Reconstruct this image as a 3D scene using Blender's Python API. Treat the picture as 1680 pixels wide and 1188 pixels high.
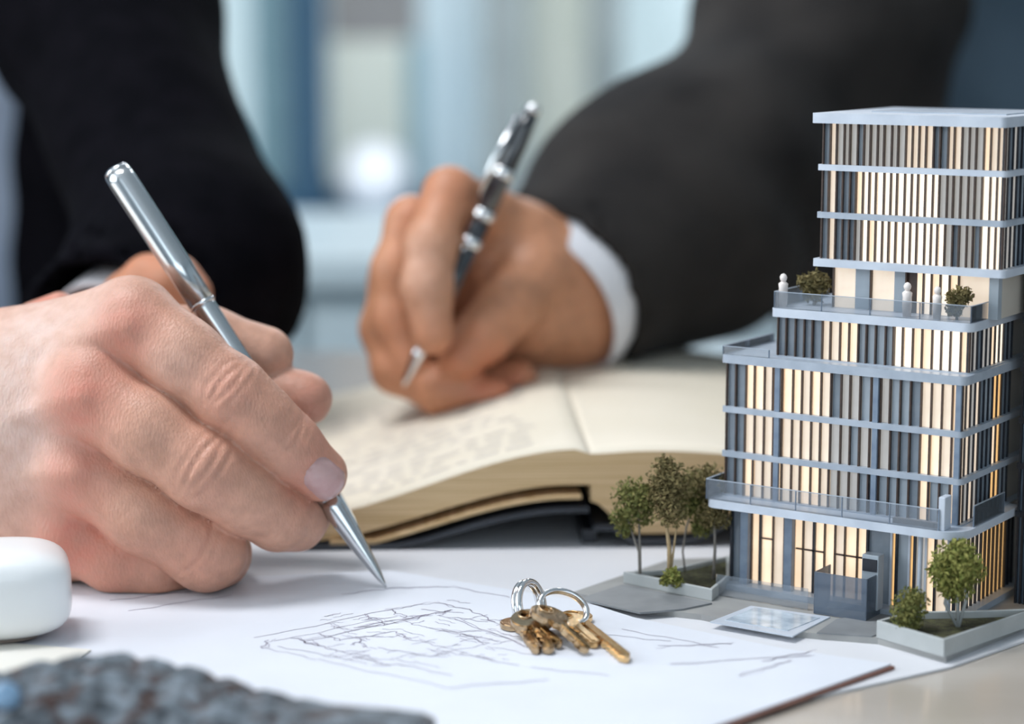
import bpy, bmesh, math, random
import numpy as np
from mathutils import Vector, Matrix
random.seed(7); rng = np.random.default_rng(7)
R = math.radians
scene = bpy.context.scene
for o in list(bpy.data.objects): bpy.data.objects.remove(o)
col = scene.collection

# ------------------------------------------------------------------ camera
CAM_H = 0.213; FPX = 3500.0; PITCH = math.atan(544/3500)
cd = bpy.data.cameras.new('camera'); cam = bpy.data.objects.new('camera', cd); col.objects.link(cam)
cam.location = (0, 0, CAM_H); cam.rotation_euler = (math.pi/2-PITCH, 0, 0)
cd.sensor_width = 36; cd.lens = FPX/1680*36; cd.clip_start = 0.02; cd.clip_end = 200
cd.dof.use_dof = True; cd.dof.focus_distance = 0.772; cd.dof.aperture_fstop = 4.5
scene.camera = cam

# ------------------------------------------------------------------ world, lights, exposure
w = bpy.data.worlds.new('world'); scene.world = w; w.use_nodes = True
nt = w.node_tree; bg = nt.nodes['Background']
tc = nt.nodes.new('ShaderNodeTexCoord'); sx = nt.nodes.new('ShaderNodeSeparateXYZ'); cr = nt.nodes.new('ShaderNodeValToRGB')
nt.links.new(tc.outputs['Generated'], sx.inputs[0]); nt.links.new(sx.outputs['Z'], cr.inputs[0]); nt.links.new(cr.outputs[0], bg.inputs[0])
cr.color_ramp.elements[0].position = 0.0; cr.color_ramp.elements[0].color = (0.62, 0.76, 0.82, 1)
cr.color_ramp.elements[1].position = 0.6; cr.color_ramp.elements[1].color = (0.42, 0.62, 0.80, 1)
bg.inputs[1].default_value = 1.2
def area(name, loc, rot, sx_, sy_, energy, colr):
    l = bpy.data.lights.new(name, 'AREA'); l.shape = 'RECTANGLE'; l.size = sx_; l.size_y = sy_; l.energy = energy; l.color = colr
    o = bpy.data.objects.new(name, l); col.objects.link(o); o.location = loc; o.rotation_euler = rot; return o
# daylight entering through the window opening in the left wall
area('window_daylight', (-2.42, 0.15, 0.95), (R(90), 0, R(-90)), 2.5, 1.5, 44, (0.93, 0.97, 1.0))
# daylight through the window behind the camera
area('rear_window_daylight', (0.3, -2.30, 0.95), (R(90), 0, 0), 2.6, 1.4, 16, (0.86, 0.93, 1.0))
scene.view_settings.view_transform = 'Standard'; scene.view_settings.look = 'None'
scene.view_settings.gamma = 1; scene.view_settings.use_curve_mapping = False
scene.view_settings.exposure = 0.0

# ------------------------------------------------------------------ helpers
_fw = np.array([0, math.cos(PITCH), -math.sin(PITCH)]); _up = np.array([0, math.sin(PITCH), math.cos(PITCH)]); _rt = np.array([1., 0, 0])
_C = np.array([0, 0, CAM_H])
def _ray(px, py): return _fw + (px-840)/FPX*_rt - (py-594)/FPX*_up
def at(px, py, Y):
    r = _ray(px, py); return _C + r*(Y/r[1])
def onz(px, py, z=0.0):
    r = _ray(px, py); return _C + r*((z-CAM_H)/r[2])

def tag(o, label=None, cat=None, group=None, kind=None):
    if label: o['label'] = label
    if cat: o['category'] = cat
    if group: o['group'] = group
    if kind: o['kind'] = kind
    return o
def empty(name, loc=(0, 0, 0), rz=0, label=None, cat=None, group=None):
    o = bpy.data.objects.new(name, None); col.objects.link(o); o.location = loc; o.rotation_euler = (0, 0, rz)
    o.empty_display_size = 0.02
    return tag(o, label, cat, group)
def link(name, me, m, parent=None, smooth=False):
    o = bpy.data.objects.new(name, me); col.objects.link(o)
    if m is not None and not me.materials: me.materials.append(m)
    if parent is not None: o.parent = parent
    if smooth: me.polygons.foreach_set('use_smooth', [True]*len(me.polygons)); me.update()
    return o

class MB:
    def __init__(s): s.v = []; s.f = []
    def box(s, x0, x1, y0, y1, z0, z1):
        n = len(s.v)
        s.v += [(x0,y0,z0),(x1,y0,z0),(x1,y1,z0),(x0,y1,z0),(x0,y0,z1),(x1,y0,z1),(x1,y1,z1),(x0,y1,z1)]
        s.f += [tuple(n+i for i in q) for q in ((0,3,2,1),(4,5,6,7),(0,1,5,4),(1,2,6,5),(2,3,7,6),(3,0,4,7))]
        return s
    def prism(s, pts, z0, z1):
        # pts: CCW outline in xy
        n = len(s.v); k = len(pts)
        s.v += [(p[0], p[1], z0) for p in pts] + [(p[0], p[1], z1) for p in pts]
        s.f.append(tuple(n+i for i in reversed(range(k)))); s.f.append(tuple(n+k+i for i in range(k)))
        for i in range(k): j = (i+1) % k; s.f.append((n+i, n+j, n+k+j, n+k+i))
        return s
    def tube(s, pts, rad, seg=10, caps=True):
        pts = [Vector(p) for p in pts]
        if not hasattr(rad, '__len__'): rad = [rad]*len(pts)
        n0 = len(s.v); up = None
        for i, p in enumerate(pts):
            t = (pts[min(i+1, len(pts)-1)]-pts[max(i-1, 0)]).normalized()
            if up is None: up = t.orthogonal().normalized()
            else: up = (up - t*up.dot(t)).normalized()
            b = t.cross(up)
            for k in range(seg):
                a = 2*math.pi*k/seg; q = p + (up*math.cos(a)+b*math.sin(a))*rad[i]; s.v.append(tuple(q))
        for i in range(len(pts)-1):
            for k in range(seg):
                a = n0+i*seg+k; b_ = n0+i*seg+(k+1) % seg; s.f.append((a, b_, b_+seg, a+seg))
        if caps:
            s.f.append(tuple(n0+k for k in reversed(range(seg)))); m = n0+(len(pts)-1)*seg; s.f.append(tuple(m+k for k in range(seg)))
        return s
    def lathe(s, prof, p0, p1, seg=24):
        # prof: (t along metres, radius) on the axis p0 -> p1
        p0 = Vector(p0); ax = (Vector(p1)-p0).normalized()
        pts = [p0+ax*t for t, r in prof]; rad = [r for t, r in prof]
        u = ax.orthogonal().normalized(); b = ax.cross(u); n0 = len(s.v)
        for p, r in zip(pts, rad):
            for k in range(seg):
                a = 2*math.pi*k/seg; s.v.append(tuple(p+(u*math.cos(a)+b*math.sin(a))*r))
        for i in range(len(pts)-1):
            for k in range(seg):
                a = n0+i*seg+k; b_ = n0+i*seg+(k+1) % seg; s.f.append((a, b_, b_+seg, a+seg))
        s.f.append(tuple(n0+k for k in reversed(range(seg)))); m = n0+(len(pts)-1)*seg; s.f.append(tuple(m+k for k in range(seg)))
        return s
    def torus(s, c, nrm, R1, r1, seg=40, seg2=10, squash=1.0, ru=None):
        c = Vector(c); nrm = Vector(nrm).normalized(); u = Vector(ru).normalized() if ru is not None else nrm.orthogonal().normalized()
        u = (u-nrm*u.dot(nrm)).normalized(); b = nrm.cross(u); n0 = len(s.v)
        for i in range(seg):
            a = 2*math.pi*i/seg; d = u*math.cos(a)+b*math.sin(a)*squash
            p = c+d*R1; dn = d.normalized()
            for k in range(seg2):
                e = 2*math.pi*k/seg2; s.v.append(tuple(p+(dn*math.cos(e)+nrm*math.sin(e))*r1))
        for i in range(seg):
            for k in range(seg2):
                j = (i+1) % seg; l = (k+1) % seg2; s.f.append((n0+i*seg2+k, n0+j*seg2+k, n0+j*seg2+l, n0+i*seg2+l))
        return s
    def mesh(s, name):
        me = bpy.data.meshes.new(name); me.from_pydata([tuple(map(float, v)) for v in s.v], [], s.f); me.validate(); me.update(); return me
    def build(s, name, m, parent=None, smooth=False, bevel=0, autosmooth=None):
        me = s.mesh(name)
        if bevel or autosmooth:
            bm = bmesh.new(); bm.from_mesh(me); bmesh.ops.recalc_face_normals(bm, faces=bm.faces)
            if bevel:
                ed = [e for e in bm.edges if len(e.link_faces) == 2 and e.calc_face_angle(0) > 0.5]
                bmesh.ops.bevel(bm, geom=ed, offset=bevel, segments=2, affect='EDGES', profile=0.5)
            bm.to_mesh(me); bm.free()
        o = link(name, me, m, parent, smooth)
        if autosmooth:
            me.polygons.foreach_set('use_smooth', [True]*len(me.polygons)); me.set_sharp_from_angle(angle=autosmooth)
        return o

# ---- procedural materials
def mat(name, c1, c2=None, scale=40, rough=0.5, metal=0.0, bump=0.0, bscale=None, coat=0, sss=0, emit=None, estr=0, spec=0.5, detail=4, sheen=0, trans=0, stretch=None, crough=0.1):
    m = bpy.data.materials.new(name); m.use_nodes = True; n = m.node_tree.nodes; L = m.node_tree.links
    b = n['Principled BSDF']; c2 = c2 or tuple(x*0.9 for x in c1)
    t = n.new('ShaderNodeTexCoord'); nz = n.new('ShaderNodeTexNoise'); nz.inputs['Scale'].default_value = scale; nz.inputs['Detail'].default_value = detail
    src = t.outputs['Object']
    if stretch:
        mp = n.new('ShaderNodeMapping'); mp.inputs['Scale'].default_value = stretch; L.new(src, mp.inputs[0]); src = mp.outputs[0]
    L.new(src, nz.inputs['Vector'])
    r = n.new('ShaderNodeValToRGB'); r.color_ramp.elements[0].position = 0.35; r.color_ramp.elements[1].position = 0.65
    r.color_ramp.elements[0].color = (*c1, 1); r.color_ramp.elements[1].color = (*c2, 1)
    L.new(nz.outputs['Fac'], r.inputs[0]); L.new(r.outputs[0], b.inputs['Base Color'])
    b.inputs['Roughness'].default_value = rough; b.inputs['Metallic'].default_value = metal; b.inputs['Specular IOR Level'].default_value = spec
    if coat: b.inputs['Coat Weight'].default_value = coat; b.inputs['Coat Roughness'].default_value = crough
    if sheen: b.inputs['Sheen Weight'].default_value = sheen; b.inputs['Sheen Roughness'].default_value = 0.4
    if sss: b.inputs['Subsurface Weight'].default_value = sss; b.inputs['Subsurface Radius'].default_value = (1, .35, .18); b.inputs['Subsurface Scale'].default_value = 0.004
    if trans: b.inputs['Transmission Weight'].default_value = trans
    if bump:
        n2 = n.new('ShaderNodeTexNoise'); n2.inputs['Scale'].default_value = bscale or scale*4; n2.inputs['Detail'].default_value = 5; L.new(src, n2.inputs['Vector'])
        bp = n.new('ShaderNodeBump'); bp.inputs['Strength'].default_value = bump; bp.inputs['Distance'].default_value = 0.001
        L.new(n2.outputs['Fac'], bp.inputs['Height']); L.new(bp.outputs[0], b.inputs['Normal'])
    if emit:
        r2 = n.new('ShaderNodeValToRGB'); r2.color_ramp.elements[0].position = .3; r2.color_ramp.elements[1].position = .7
        r2.color_ramp.elements[0].color = (*emit, 1); r2.color_ramp.elements[1].color = (*[x*0.72 for x in emit], 1)
        L.new(nz.outputs['Fac'], r2.inputs[0]); L.new(r2.outputs[0], b.inputs['Emission Color']); b.inputs['Emission Strength'].default_value = estr
    return m
def glassmat(name, tint, alpha, rough=0.03):
    m = bpy.data.materials.new(name); m.use_nodes = True; n = m.node_tree.nodes; L = m.node_tree.links
    out = n['Material Output']; n.remove(n['Principled BSDF'])
    tr = n.new('ShaderNodeBsdfTransparent'); gl = n.new('ShaderNodeBsdfGlossy'); df = n.new('ShaderNodeBsdfDiffuse')
    nz = n.new('ShaderNodeTexNoise'); nz.inputs['Scale'].default_value = 60
    rp = n.new('ShaderNodeValToRGB'); rp.color_ramp.elements[0].color = (*tint, 1); rp.color_ramp.elements[1].color = (*[min(1, x*1.25) for x in tint], 1)
    L.new(nz.outputs['Fac'], rp.inputs[0]); L.new(rp.outputs[0], df.inputs[0])
    tr.inputs[0].default_value = (*[min(1, .75+.25*x) for x in tint], 1)
    gl.inputs['Roughness'].default_value = rough
    m1 = n.new('ShaderNodeMixShader'); m1.inputs[0].default_value = alpha; L.new(tr.outputs[0], m1.inputs[1]); L.new(df.outputs[0], m1.inputs[2])
    fr = n.new('ShaderNodeFresnel'); fr.inputs[0].default_value = 1.45
    m2 = n.new('ShaderNodeMixShader'); L.new(fr.outputs[0], m2.inputs[0]); L.new(m1.outputs[0], m2.inputs[1]); L.new(gl.outputs[0], m2.inputs[2])
    L.new(m2.outputs[0], out.inputs[0]); return m

M = {}
M['floor'] = mat('floor_carpet', (.20, .25, .29), (.26, .31, .35), 30, .85, bump=.3)
M['wall'] = mat('wall_paint', (.55, .62, .66), (.6, .66, .7), 6, .8)
M['ceil'] = mat('ceiling_paint', (.8, .82, .84), (.85, .86, .87), 5, .9)
M['blue'] = mat('blue_panel', (.10, .26, .42), (.13, .30, .46), 8, .5)
M['navy'] = mat('navy_metal', (.022, .075, .135), (.035, .10, .17), 10, .4)
M['teal'] = mat('teal_frosted_panel', (.20, .34, .39), (.24, .39, .44), 4, .35)
M['cream'] = mat('cream_blind', (.62, .66, .58), (.70, .73, .66), 3, .8)
M['pale'] = mat('pale_blue_panel', (.60, .74, .80), (.66, .79, .84), 3, .5)
M['greycol'] = mat('grey_column', (.25, .29, .29), (.32, .36, .36), 5, .7)
M['taupe'] = mat('taupe_panel', (.22, .22, .23), (.30, .29, .27), 4, .7)
M['white'] = mat('white_laminate', (.66, .78, .83), (.70, .82, .86), 4, .3)
M['lampglobe'] = mat('lamp_globe', (.55, .58, .62), None, 5, .4, emit=(.85, .92, 1.0), estr=.32)
M['winglass'] = glassmat('window_glass', (.75, .88, .92), .10)
M['tabletop'] = mat('beige_tabletop', (.47, .41, .35), (.54, .48, .42), 9, .30, coat=.6, crough=.12, stretch=(1, 6, 1))
M['tableleg'] = mat('table_leg_metal', (.3, .31, .33), None, 20, .35, metal=1)
M['paper'] = mat('white_paper', (.70, .72, .78), (.73, .75, .81), 25, .75, bump=.05, bscale=300, spec=.2)
M['paper2'] = mat('under_sheet_paper', (.68, .68, .71), (.71, .71, .74), 18, .8, bump=.05, bscale=300, spec=.2)
M['creampaper'] = mat('cream_slip_paper', (.74, .71, .64), (.77, .74, .68), 25, .8, spec=.2)
M['ink'] = mat('pencil_line', (.30, .27, .34), (.50, .47, .54), 90, .8)
M['edge'] = mat('edge_shadow_strip', (.16, .07, .05), (.24, .11, .08), 60, .7)
M['page'] = mat('page_paper', (.82, .73, .59), (.86, .77, .64), 14, .85, spec=.2)
M['pageedge'] = mat('page_edges', (.58, .39, .20), (.78, .57, .34), 60, .8, spec=.2, stretch=(.2, .2, 18))
M['cover'] = mat('notebook_cover', (.018, .022, .03), (.03, .035, .045), 40, .5)
M['chrome'] = mat('brushed_silver', (.62, .64, .65), (.72, .73, .74), 25, .17, metal=1)
M['chrome2'] = mat('polished_silver', (.74, .74, .75), (.82, .82, .82), 25, .10, metal=1)
M['blackpen'] = mat('black_lacquer', (.012, .014, .018), (.02, .022, .028), 30, .10, coat=1, crough=.05)
M['brass'] = mat('brass', (.72, .47, .22), (.80, .56, .30), 220, .22, metal=1, bump=.1, bscale=700)
M['bronze'] = mat('bronze', (.46, .33, .20), (.58, .43, .27), 240, .20, metal=1, bump=.15, bscale=700)
M['jacketA'] = mat('black_navy_wool', (.0022, .0022, .0036), (.0045, .0040, .0062), 60, .95, bump=.4, bscale=900, spec=.05)
M['jacketB'] = mat('charcoal_wool', (.016, .0148, .015), (.036, .032, .030), 14, .9, bump=.5, bscale=900, sheen=.03, spec=.1)
M['shirtA'] = mat('pale_blue_shirt', (.42, .52, .68), (.48, .58, .74), 30, .8)
M['shirtB'] = mat('slate_blue_shirt', (.065, .11, .155), (.085, .135, .185), 20, .75)
M['cuffw'] = mat('white_cotton', (.72, .72, .76), (.78, .78, .82), 80, .8, bump=.2, bscale=900)
M['cuffA'] = mat('greyish_cotton', (.46, .44, .46), (.54, .52, .54), 80, .8)
M['whiteplastic'] = mat('white_gloss_plastic', (.86, .87, .87), (.88, .89, .89), 10, .32, coat=.3)
M['darkrubber'] = mat('grey_base', (.25, .2, .17), None, 30, .7)
M['fold'] = mat('folder_card', (.05, .09, .13), (.06, .11, .15), 30, .4)

# ---- implicit surfaces -> one continuous mesh (naive surface nets)
def implicit(fn, lo, hi, h):
    lo = np.array(lo, float); hi = np.array(hi, float); S = 4
    nc = np.ceil((hi-lo)/(h*S)).astype(int)+1; H4 = h*S
    g = [lo[i]+H4*(np.arange(nc[i])+.5) - h*.5 for i in range(3)]
    X, Y, Z = np.meshgrid(*g, indexing='ij'); P = np.stack([X.ravel(), Y.ravel(), Z.ravel()], 1)
    Dc = fn(P).reshape(nc); near = np.abs(Dc) < H4*1.9
    F = np.repeat(np.repeat(np.repeat(Dc, S, 0), S, 1), S, 2).astype(np.float64)
    Mk = np.repeat(np.repeat(np.repeat(near, S, 0), S, 1), S, 2)
    idx = np.argwhere(Mk); out = np.empty(len(idx))
    for s in range(0, len(idx), 300000): out[s:s+300000] = fn(lo+idx[s:s+300000]*h)
    F[Mk] = out
    n = F.shape; sg = F < 0
    cs = [(i, j, k) for i in (0, 1) for j in (0, 1) for k in (0, 1)]
    cnt = np.zeros(tuple(x-1 for x in n), int)
    for i, j, k in cs: cnt += sg[i:n[0]-1+i, j:n[1]-1+j, k:n[2]-1+k]
    act = (cnt > 0) & (cnt < 8); cell = np.argwhere(act)
    vid = -np.ones(act.shape, int); vid[act] = np.arange(len(cell))
    val = {c: F[cell[:, 0]+c[0], cell[:, 1]+c[1], cell[:, 2]+c[2]] for c in cs}
    acc = np.zeros((len(cell), 3)); num = np.zeros(len(cell))
    for c in cs:
        for ax in range(3):
            if c[ax]: continue
            d = list(c); d[ax] = 1; d = tuple(d); a, b = val[c], val[d]; cross = (a < 0) != (b < 0)
            t = np.where(cross, a/np.where(cross, a-b, 1), 0)
            p = np.repeat(np.array(c, float)[None], len(cell), 0); p[:, ax] += t
            acc += p*cross[:, None]; num += cross
    V = lo + (cell + acc/num[:, None])*h
    Q = []
    for ax in range(3):
        b, c = (ax+1) % 3, (ax+2) % 3
        s0 = [slice(None)]*3; s1 = [slice(None)]*3; s0[ax] = slice(0, n[ax]-1); s1[ax] = slice(1, n[ax])
        ch = sg[tuple(s0)] != sg[tuple(s1)]; e = np.argwhere(ch)
        ok = (e[:, b] > 0) & (e[:, c] > 0) & (e[:, b] < n[b]-1) & (e[:, c] < n[c]-1); e = e[ok]
        ins = sg[e[:, 0], e[:, 1], e[:, 2]]
        def vi(db, dc):
            q = e.copy(); q[:, b] += db; q[:, c] += dc; return vid[q[:, 0], q[:, 1], q[:, 2]]
        q = np.stack([vi(-1, -1), vi(0, -1), vi(0, 0), vi(-1, 0)], 1); q[~ins] = q[~ins][:, ::-1]; Q.append(q)
    Q = np.concatenate(Q)
    return V, Q[(Q >= 0).all(1)]
def npmesh(name, V, Q):
    me = bpy.data.meshes.new(name); me.vertices.add(len(V)); me.vertices.foreach_set('co', V.astype(np.float32).ravel())
    me.loops.add(len(Q)*4); me.loops.foreach_set('vertex_index', Q.astype(np.int32).ravel())
    me.polygons.add(len(Q)); me.polygons.foreach_set('loop_start', (np.arange(len(Q))*4).astype(np.int32))
    me.update(calc_edges=True); me.validate(); me.polygons.foreach_set('use_smooth', [True]*len(me.polygons)); return me
def cap(P, a, b, ra, rb):
    a = np.asarray(a); ba = np.asarray(b)-a; h = np.clip(((P-a)@ba)/max(ba@ba, 1e-12), 0, 1)
    return np.linalg.norm(P-a-h[:, None]*ba, axis=1) - (ra+(rb-ra)*h)
def smin(a, b, k):
    h = np.maximum(k-np.abs(a-b), 0)/k; return np.minimum(a, b)-h*h*k*.25
def ell(P, c, r, rot=None):
    q = P-np.asarray(c)
    if rot is not None: q = q@rot
    r = np.asarray(r); k0 = np.linalg.norm(q/r, axis=1); k1 = np.linalg.norm(q/(r*r), axis=1); return k0*(k0-1)/np.maximum(k1, 1e-9)
def chain(P, pts, k):
    d = None
    for (a, ra), (b, rb) in zip(pts[:-1], pts[1:]):
        c = cap(P, a, b, ra, rb); d = c if d is None else smin(d, c, k)
    return d
def px4(lst): return [(at(a, b, c), r) for a, b, c, r in lst]

# ================================================================== SETTING
def struct(name, mb, m, bevel=0): return tag(mb.build(name, m, None, bevel=bevel), kind='structure')
FZ = -0.75; CZ = 1.95; X0, X1, Y0, Y1 = -2.5, 2.9, -2.4, 6.0
struct('floor', MB().box(X0, X1, Y0, Y1, FZ-.05, FZ), M['floor'])
struct('ceiling', MB().box(X0, X1, Y0, Y1, CZ, CZ+.05), M['ceil'])
struct('wall_right', MB().box(X1, X1+.1, Y0, Y1, FZ, CZ), M['wall'])
mb = MB(); mb.box(X0-.1, X0, Y0, -1.15, FZ, CZ).box(X0-.1, X0, 1.45, Y1, FZ, CZ).box(X0-.1, X0, -1.15, 1.45, FZ, .15).box(X0-.1, X0, -1.15, 1.45, 1.75, CZ)
struct('wall_left', mb, M['wall'])
mb = MB(); mb.box(X0, -1.05, Y0-.1, Y0, FZ, CZ).box(1.65, X1, Y0-.1, Y0, FZ, CZ).box(-1.05, 1.65, Y0-.1, Y0, FZ, .2).box(-1.05, 1.65, Y0-.1, Y0, 1.7, CZ)
struct('wall_front', mb, M['wall'])
def window(name, mk, gl, bars):
    f = struct(name, mk, M['white']); gl.build('window_pane', M['winglass'], f)
    for b in bars: b.build('glazing_bar', M['white'], f)
window('window_1', MB().box(X0-.08, X0-.02, -1.15, 1.45, .15, .20).box(X0-.08, X0-.02, -1.15, 1.45, 1.70, 1.75).box(X0-.08, X0-.02, -1.15, -1.10, .2, 1.7).box(X0-.08, X0-.02, 1.40, 1.45, .2, 1.7),
       MB().box(X0-.06, X0-.05, -1.1, 1.4, .2, 1.7), [MB().box(X0-.07, X0-.03, y-.02, y+.02, .2, 1.7) for y in (-.27, .57)])
window('window_2', MB().box(-1.05, 1.65, Y0-.08, Y0-.02, .2, .25).box(-1.05, 1.65, Y0-.08, Y0-.02, 1.65, 1.7).box(-1.05, -1.0, Y0-.08, Y0-.02, .25, 1.65).box(1.6, 1.65, Y0-.08, Y0-.02, .25, 1.65),
       MB().box(-1.0, 1.6, Y0-.06, Y0-.05, .25, 1.65), [MB().box(.28, .32, Y0-.07, Y0-.03, .25, 1.65)])
# back wall: low blue parapet with a glazed band above, columns and blinds
YB = 6.0
mb = MB(); mb.box(X0, X1, YB, YB+.12, FZ, -.22).box(X0, X1, YB, YB+.12, 1.6, CZ)
struct('wall_back', mb, M['blue'])
def bx(p): return (p-840)/FPX*YB/math.cos(0)        # pixel column -> x on the back wall
w3 = struct('window_3', MB().box(X0, X1, YB+.02, YB+.1, -.22, -.18).box(X0, X1, YB+.02, YB+.1, 1.56, 1.6), M['navy'])
for i in range(6):
    a = X0+(X1-X0)*i/6; b = X0+(X1-X0)*(i+1)/6
    MB().box(a+.015, b-.015, YB+.05, YB+.06, -.18, 1.56).build('window_pane', M['winglass'], w3)
def panel(name, p0, p1, z0, z1, m, y=YB-.10, t=.05, kind='structure'):
    return struct(name, MB().box(bx(p0), bx(p1), y, y+t, z0, z1), M[m], bevel=.004)
panel('trim_1', 425, 487, -.22, 1.9, 'teal'); panel('trim_2', 492, 545, -.75, 1.9, 'navy', y=YB-.22, t=.10)
panel('trim_3', 548, 690, .19, 1.9, 'taupe'); panel('trim_4', 672, 698, -.22, .19, 'teal')
panel('trim_5', 795, 858, -.75, 1.9, 'greycol', y=YB-.3, t=.14); panel('trim_6', 862, 962, -.75, 1.9, 'cream')
panel('trim_7', 965, 1012, -.75, 1.9, 'greycol', y=YB-.2, t=.1); panel('trim_8', 700, 790, -.75, 1.9, 'pale')
panel('trim_9', 1180, 1240, -.22, 1.9, 'navy'); panel('trim_10', 1500, 1700, -.22, 1.9, 'teal'); panel('trim_11', 60, 240, -.22, 1.9, 'teal')
panel('trim_12', 548, 668, -.22, .19, 'cream')
# long pale sideboard added in place of a far tabletop reflecting the windows
sb = empty('sideboard', (0.05, 2.45, FZ), 0, 'added long pale blue white sideboard standing behind the two people', 'sideboard')
MB().box(-1.35, 1.35, -.28, .28, .70, .735).build('top_board', M['white'], sb, bevel=.004)
MB().box(-1.33, 1.33, -.24, .26, .08, .70).build('carcass', M['white'], sb)
for i in range(5):
    x0 = -1.32+i*.53
    d = MB().box(x0, x0+.52, -.262, -.242, .09, .69).build('door', M['white'], sb, bevel=.003)
    MB().box(x0+.46, x0+.475, -.285, -.262, .36, .48).build('handle', M['tableleg'], d)
for x in (-1.25, 1.25):
    for y in (-.2, .2): MB().box(x-.02, x+.02, y-.02, y+.02, 0, .08).build('foot', M['tableleg'], sb)
# globe lamp on a low cabinet at the back
cbn = empty('low_cabinet', (bx(612)*.93, 5.55, FZ), 0, 'low blue cabinet under the white globe lamp at the back', 'cabinet')
MB().box(-.24, .24, -.2, .2, .04, .47).build('carcass', M['blue'], cbn, bevel=.004)
MB().box(-.235, -.005, -.215, -.2, .06, .45).build('door', M['blue'], cbn); MB().box(.005, .235, -.215, -.2, .06, .45).build('door', M['blue'], cbn)
MB().box(-.22, .22, -.18, .18, 0, .04).build('plinth', M['navy'], cbn)
lp = empty('globe_lamp', (bx(617)*.92, 5.5, FZ+.47), 0, 'white globe lamp glowing softly on the low blue cabinet', 'lamp')
MB().lathe([(0, .05), (.012, .05), (.02, .02), (.04, .02)], (0, 0, 0), (0, 0, 1)).build('base', M['tableleg'], lp, smooth=True)
MB().lathe([(.03+.09*(1-math.cos(math.pi*i/16)), max(.002, .088*math.sin(math.pi*i/16))) for i in range(17)], (0, 0, 0), (0, 0, 1), 32).build('globe', M['lampglobe'], lp, smooth=True)
lpl = bpy.data.lights.new('globe_light', 'POINT'); lpl.energy = 1.2; lpl.shadow_soft_size = .09; lo_ = bpy.data.objects.new('globe_light', lpl); col.objects.link(lo_); lo_.location = (bx(617)*.92, 5.2, FZ+.62)

for (lx, ly, nm, en) in ((-.5, 4.3, 'added ceiling light panel brightening the left part of the back wall', 38), (.9, 4.3, 'added ceiling light panel brightening the right part of the back wall', 38), (-.75, .75, 'added ceiling light panel giving top light on the desk', 30)):  # unseen panels, added to brighten the back wall and give the desk top light
    cl_ = empty('added_ceiling_light', (lx, ly, CZ), 0, nm, 'light'); MB().box(-.5, .5, -.2, .2, -.05, 0).build('housing', M['tableleg'], cl_)
    MB().box(-.48, .48, -.18, .18, -.055, -.05).build('diffuser', M['lampglobe'], cl_)
    a_ = area('added_panel_light', (lx, ly, CZ-.06), (0, 0, 0), .95, .35, en, (.95, .97, 1.0))
# table
tb = empty('desk', (0.1, 0.9, FZ), 0, 'beige glossy desk carrying papers, notebook and building model', 'desk')
MB().box(-1.15, 1.05, -.56, .52, .72, .75).build('tabletop', M['tabletop'], tb, bevel=.003)
for x in (-1.05, .95):
    for y in (-.48, .44): MB().box(x-.025, x+.025, y-.025, y+.025, 0, .72).build('leg', M['tableleg'], tb)
MB().box(-1.02, .92, .40, .42, .60, .72).build('apron', M['tableleg'], tb)

# ================================================================== PAPERS
def sheet(name, pts, z0, z1, m, label):
    o = MB().prism([(p[0], p[1]) for p in pts], z0, z1).build(name, m); return tag(o, label, 'paper')
ue = [onz(1118, 1192), onz(1400, 1134), onz(1560, 1098), onz(1690, 1052), onz(1900, 985)]
sheet('under_sheet', [(.02, .56, 0)]+ue+[(.16, .98, 0), (-.30, .98, 0), (-.34, .58, 0)], .0002, .0010, M['paper2'], 'large white sheet lying under the drawing, the keys and the model')
cA = onz(1462, 1088, .003); cB = onz(1165, 1192, .003); dd = (cB-cA)/np.linalg.norm(cB-cA); nrm = np.array([dd[1], -dd[0], 0])
if nrm[0] > 0: nrm = -nrm
cC = onz(955, 985, .003)
sheetpts = [cA, onz(1285, 1063, .003), onz(1040, 1012, .003), cC, onz(640, 935, .003), onz(60, 960, .003), onz(-140, 1075, .003), onz(150, 1100, .003), onz(300, 1290, .003), cA+dd*.13]
ds = empty('drawing_sheet', (0, 0, 0), 0, 'white drawing sheet with a pencil floor plan under the keys', 'drawing')
sp = [(p[0], p[1]) for p in sheetpts][::-1]
# orientation: ensure CCW
ar = sum(sp[i][0]*sp[(i+1) % len(sp)][1]-sp[(i+1) % len(sp)][0]*sp[i][1] for i in range(len(sp)))
if ar < 0: sp = sp[::-1]
MB().prism(sp, .0012, .0028).build('sheet', M['paper'], ds)
# dark brown strip: thick sheet edge with the shadow line below it coloured in
e0 = cA+nrm*.002; e1 = cA+dd*.12+nrm*.002
mb = MB(); q = [e0[:2]-nrm[:2]*.0035, e1[:2]-nrm[:2]*.0035, e1[:2]+nrm[:2]*.004, e0[:2]+nrm[:2]*.004]
ar = sum(q[i][0]*q[(i+1) % 4][1]-q[(i+1) % 4][0]*q[i][1] for i in range(4))
mb.prism(q if ar > 0 else q[::-1], .0011, .0022).build('edge_shadow_strip', M['edge'], ds)
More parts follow.
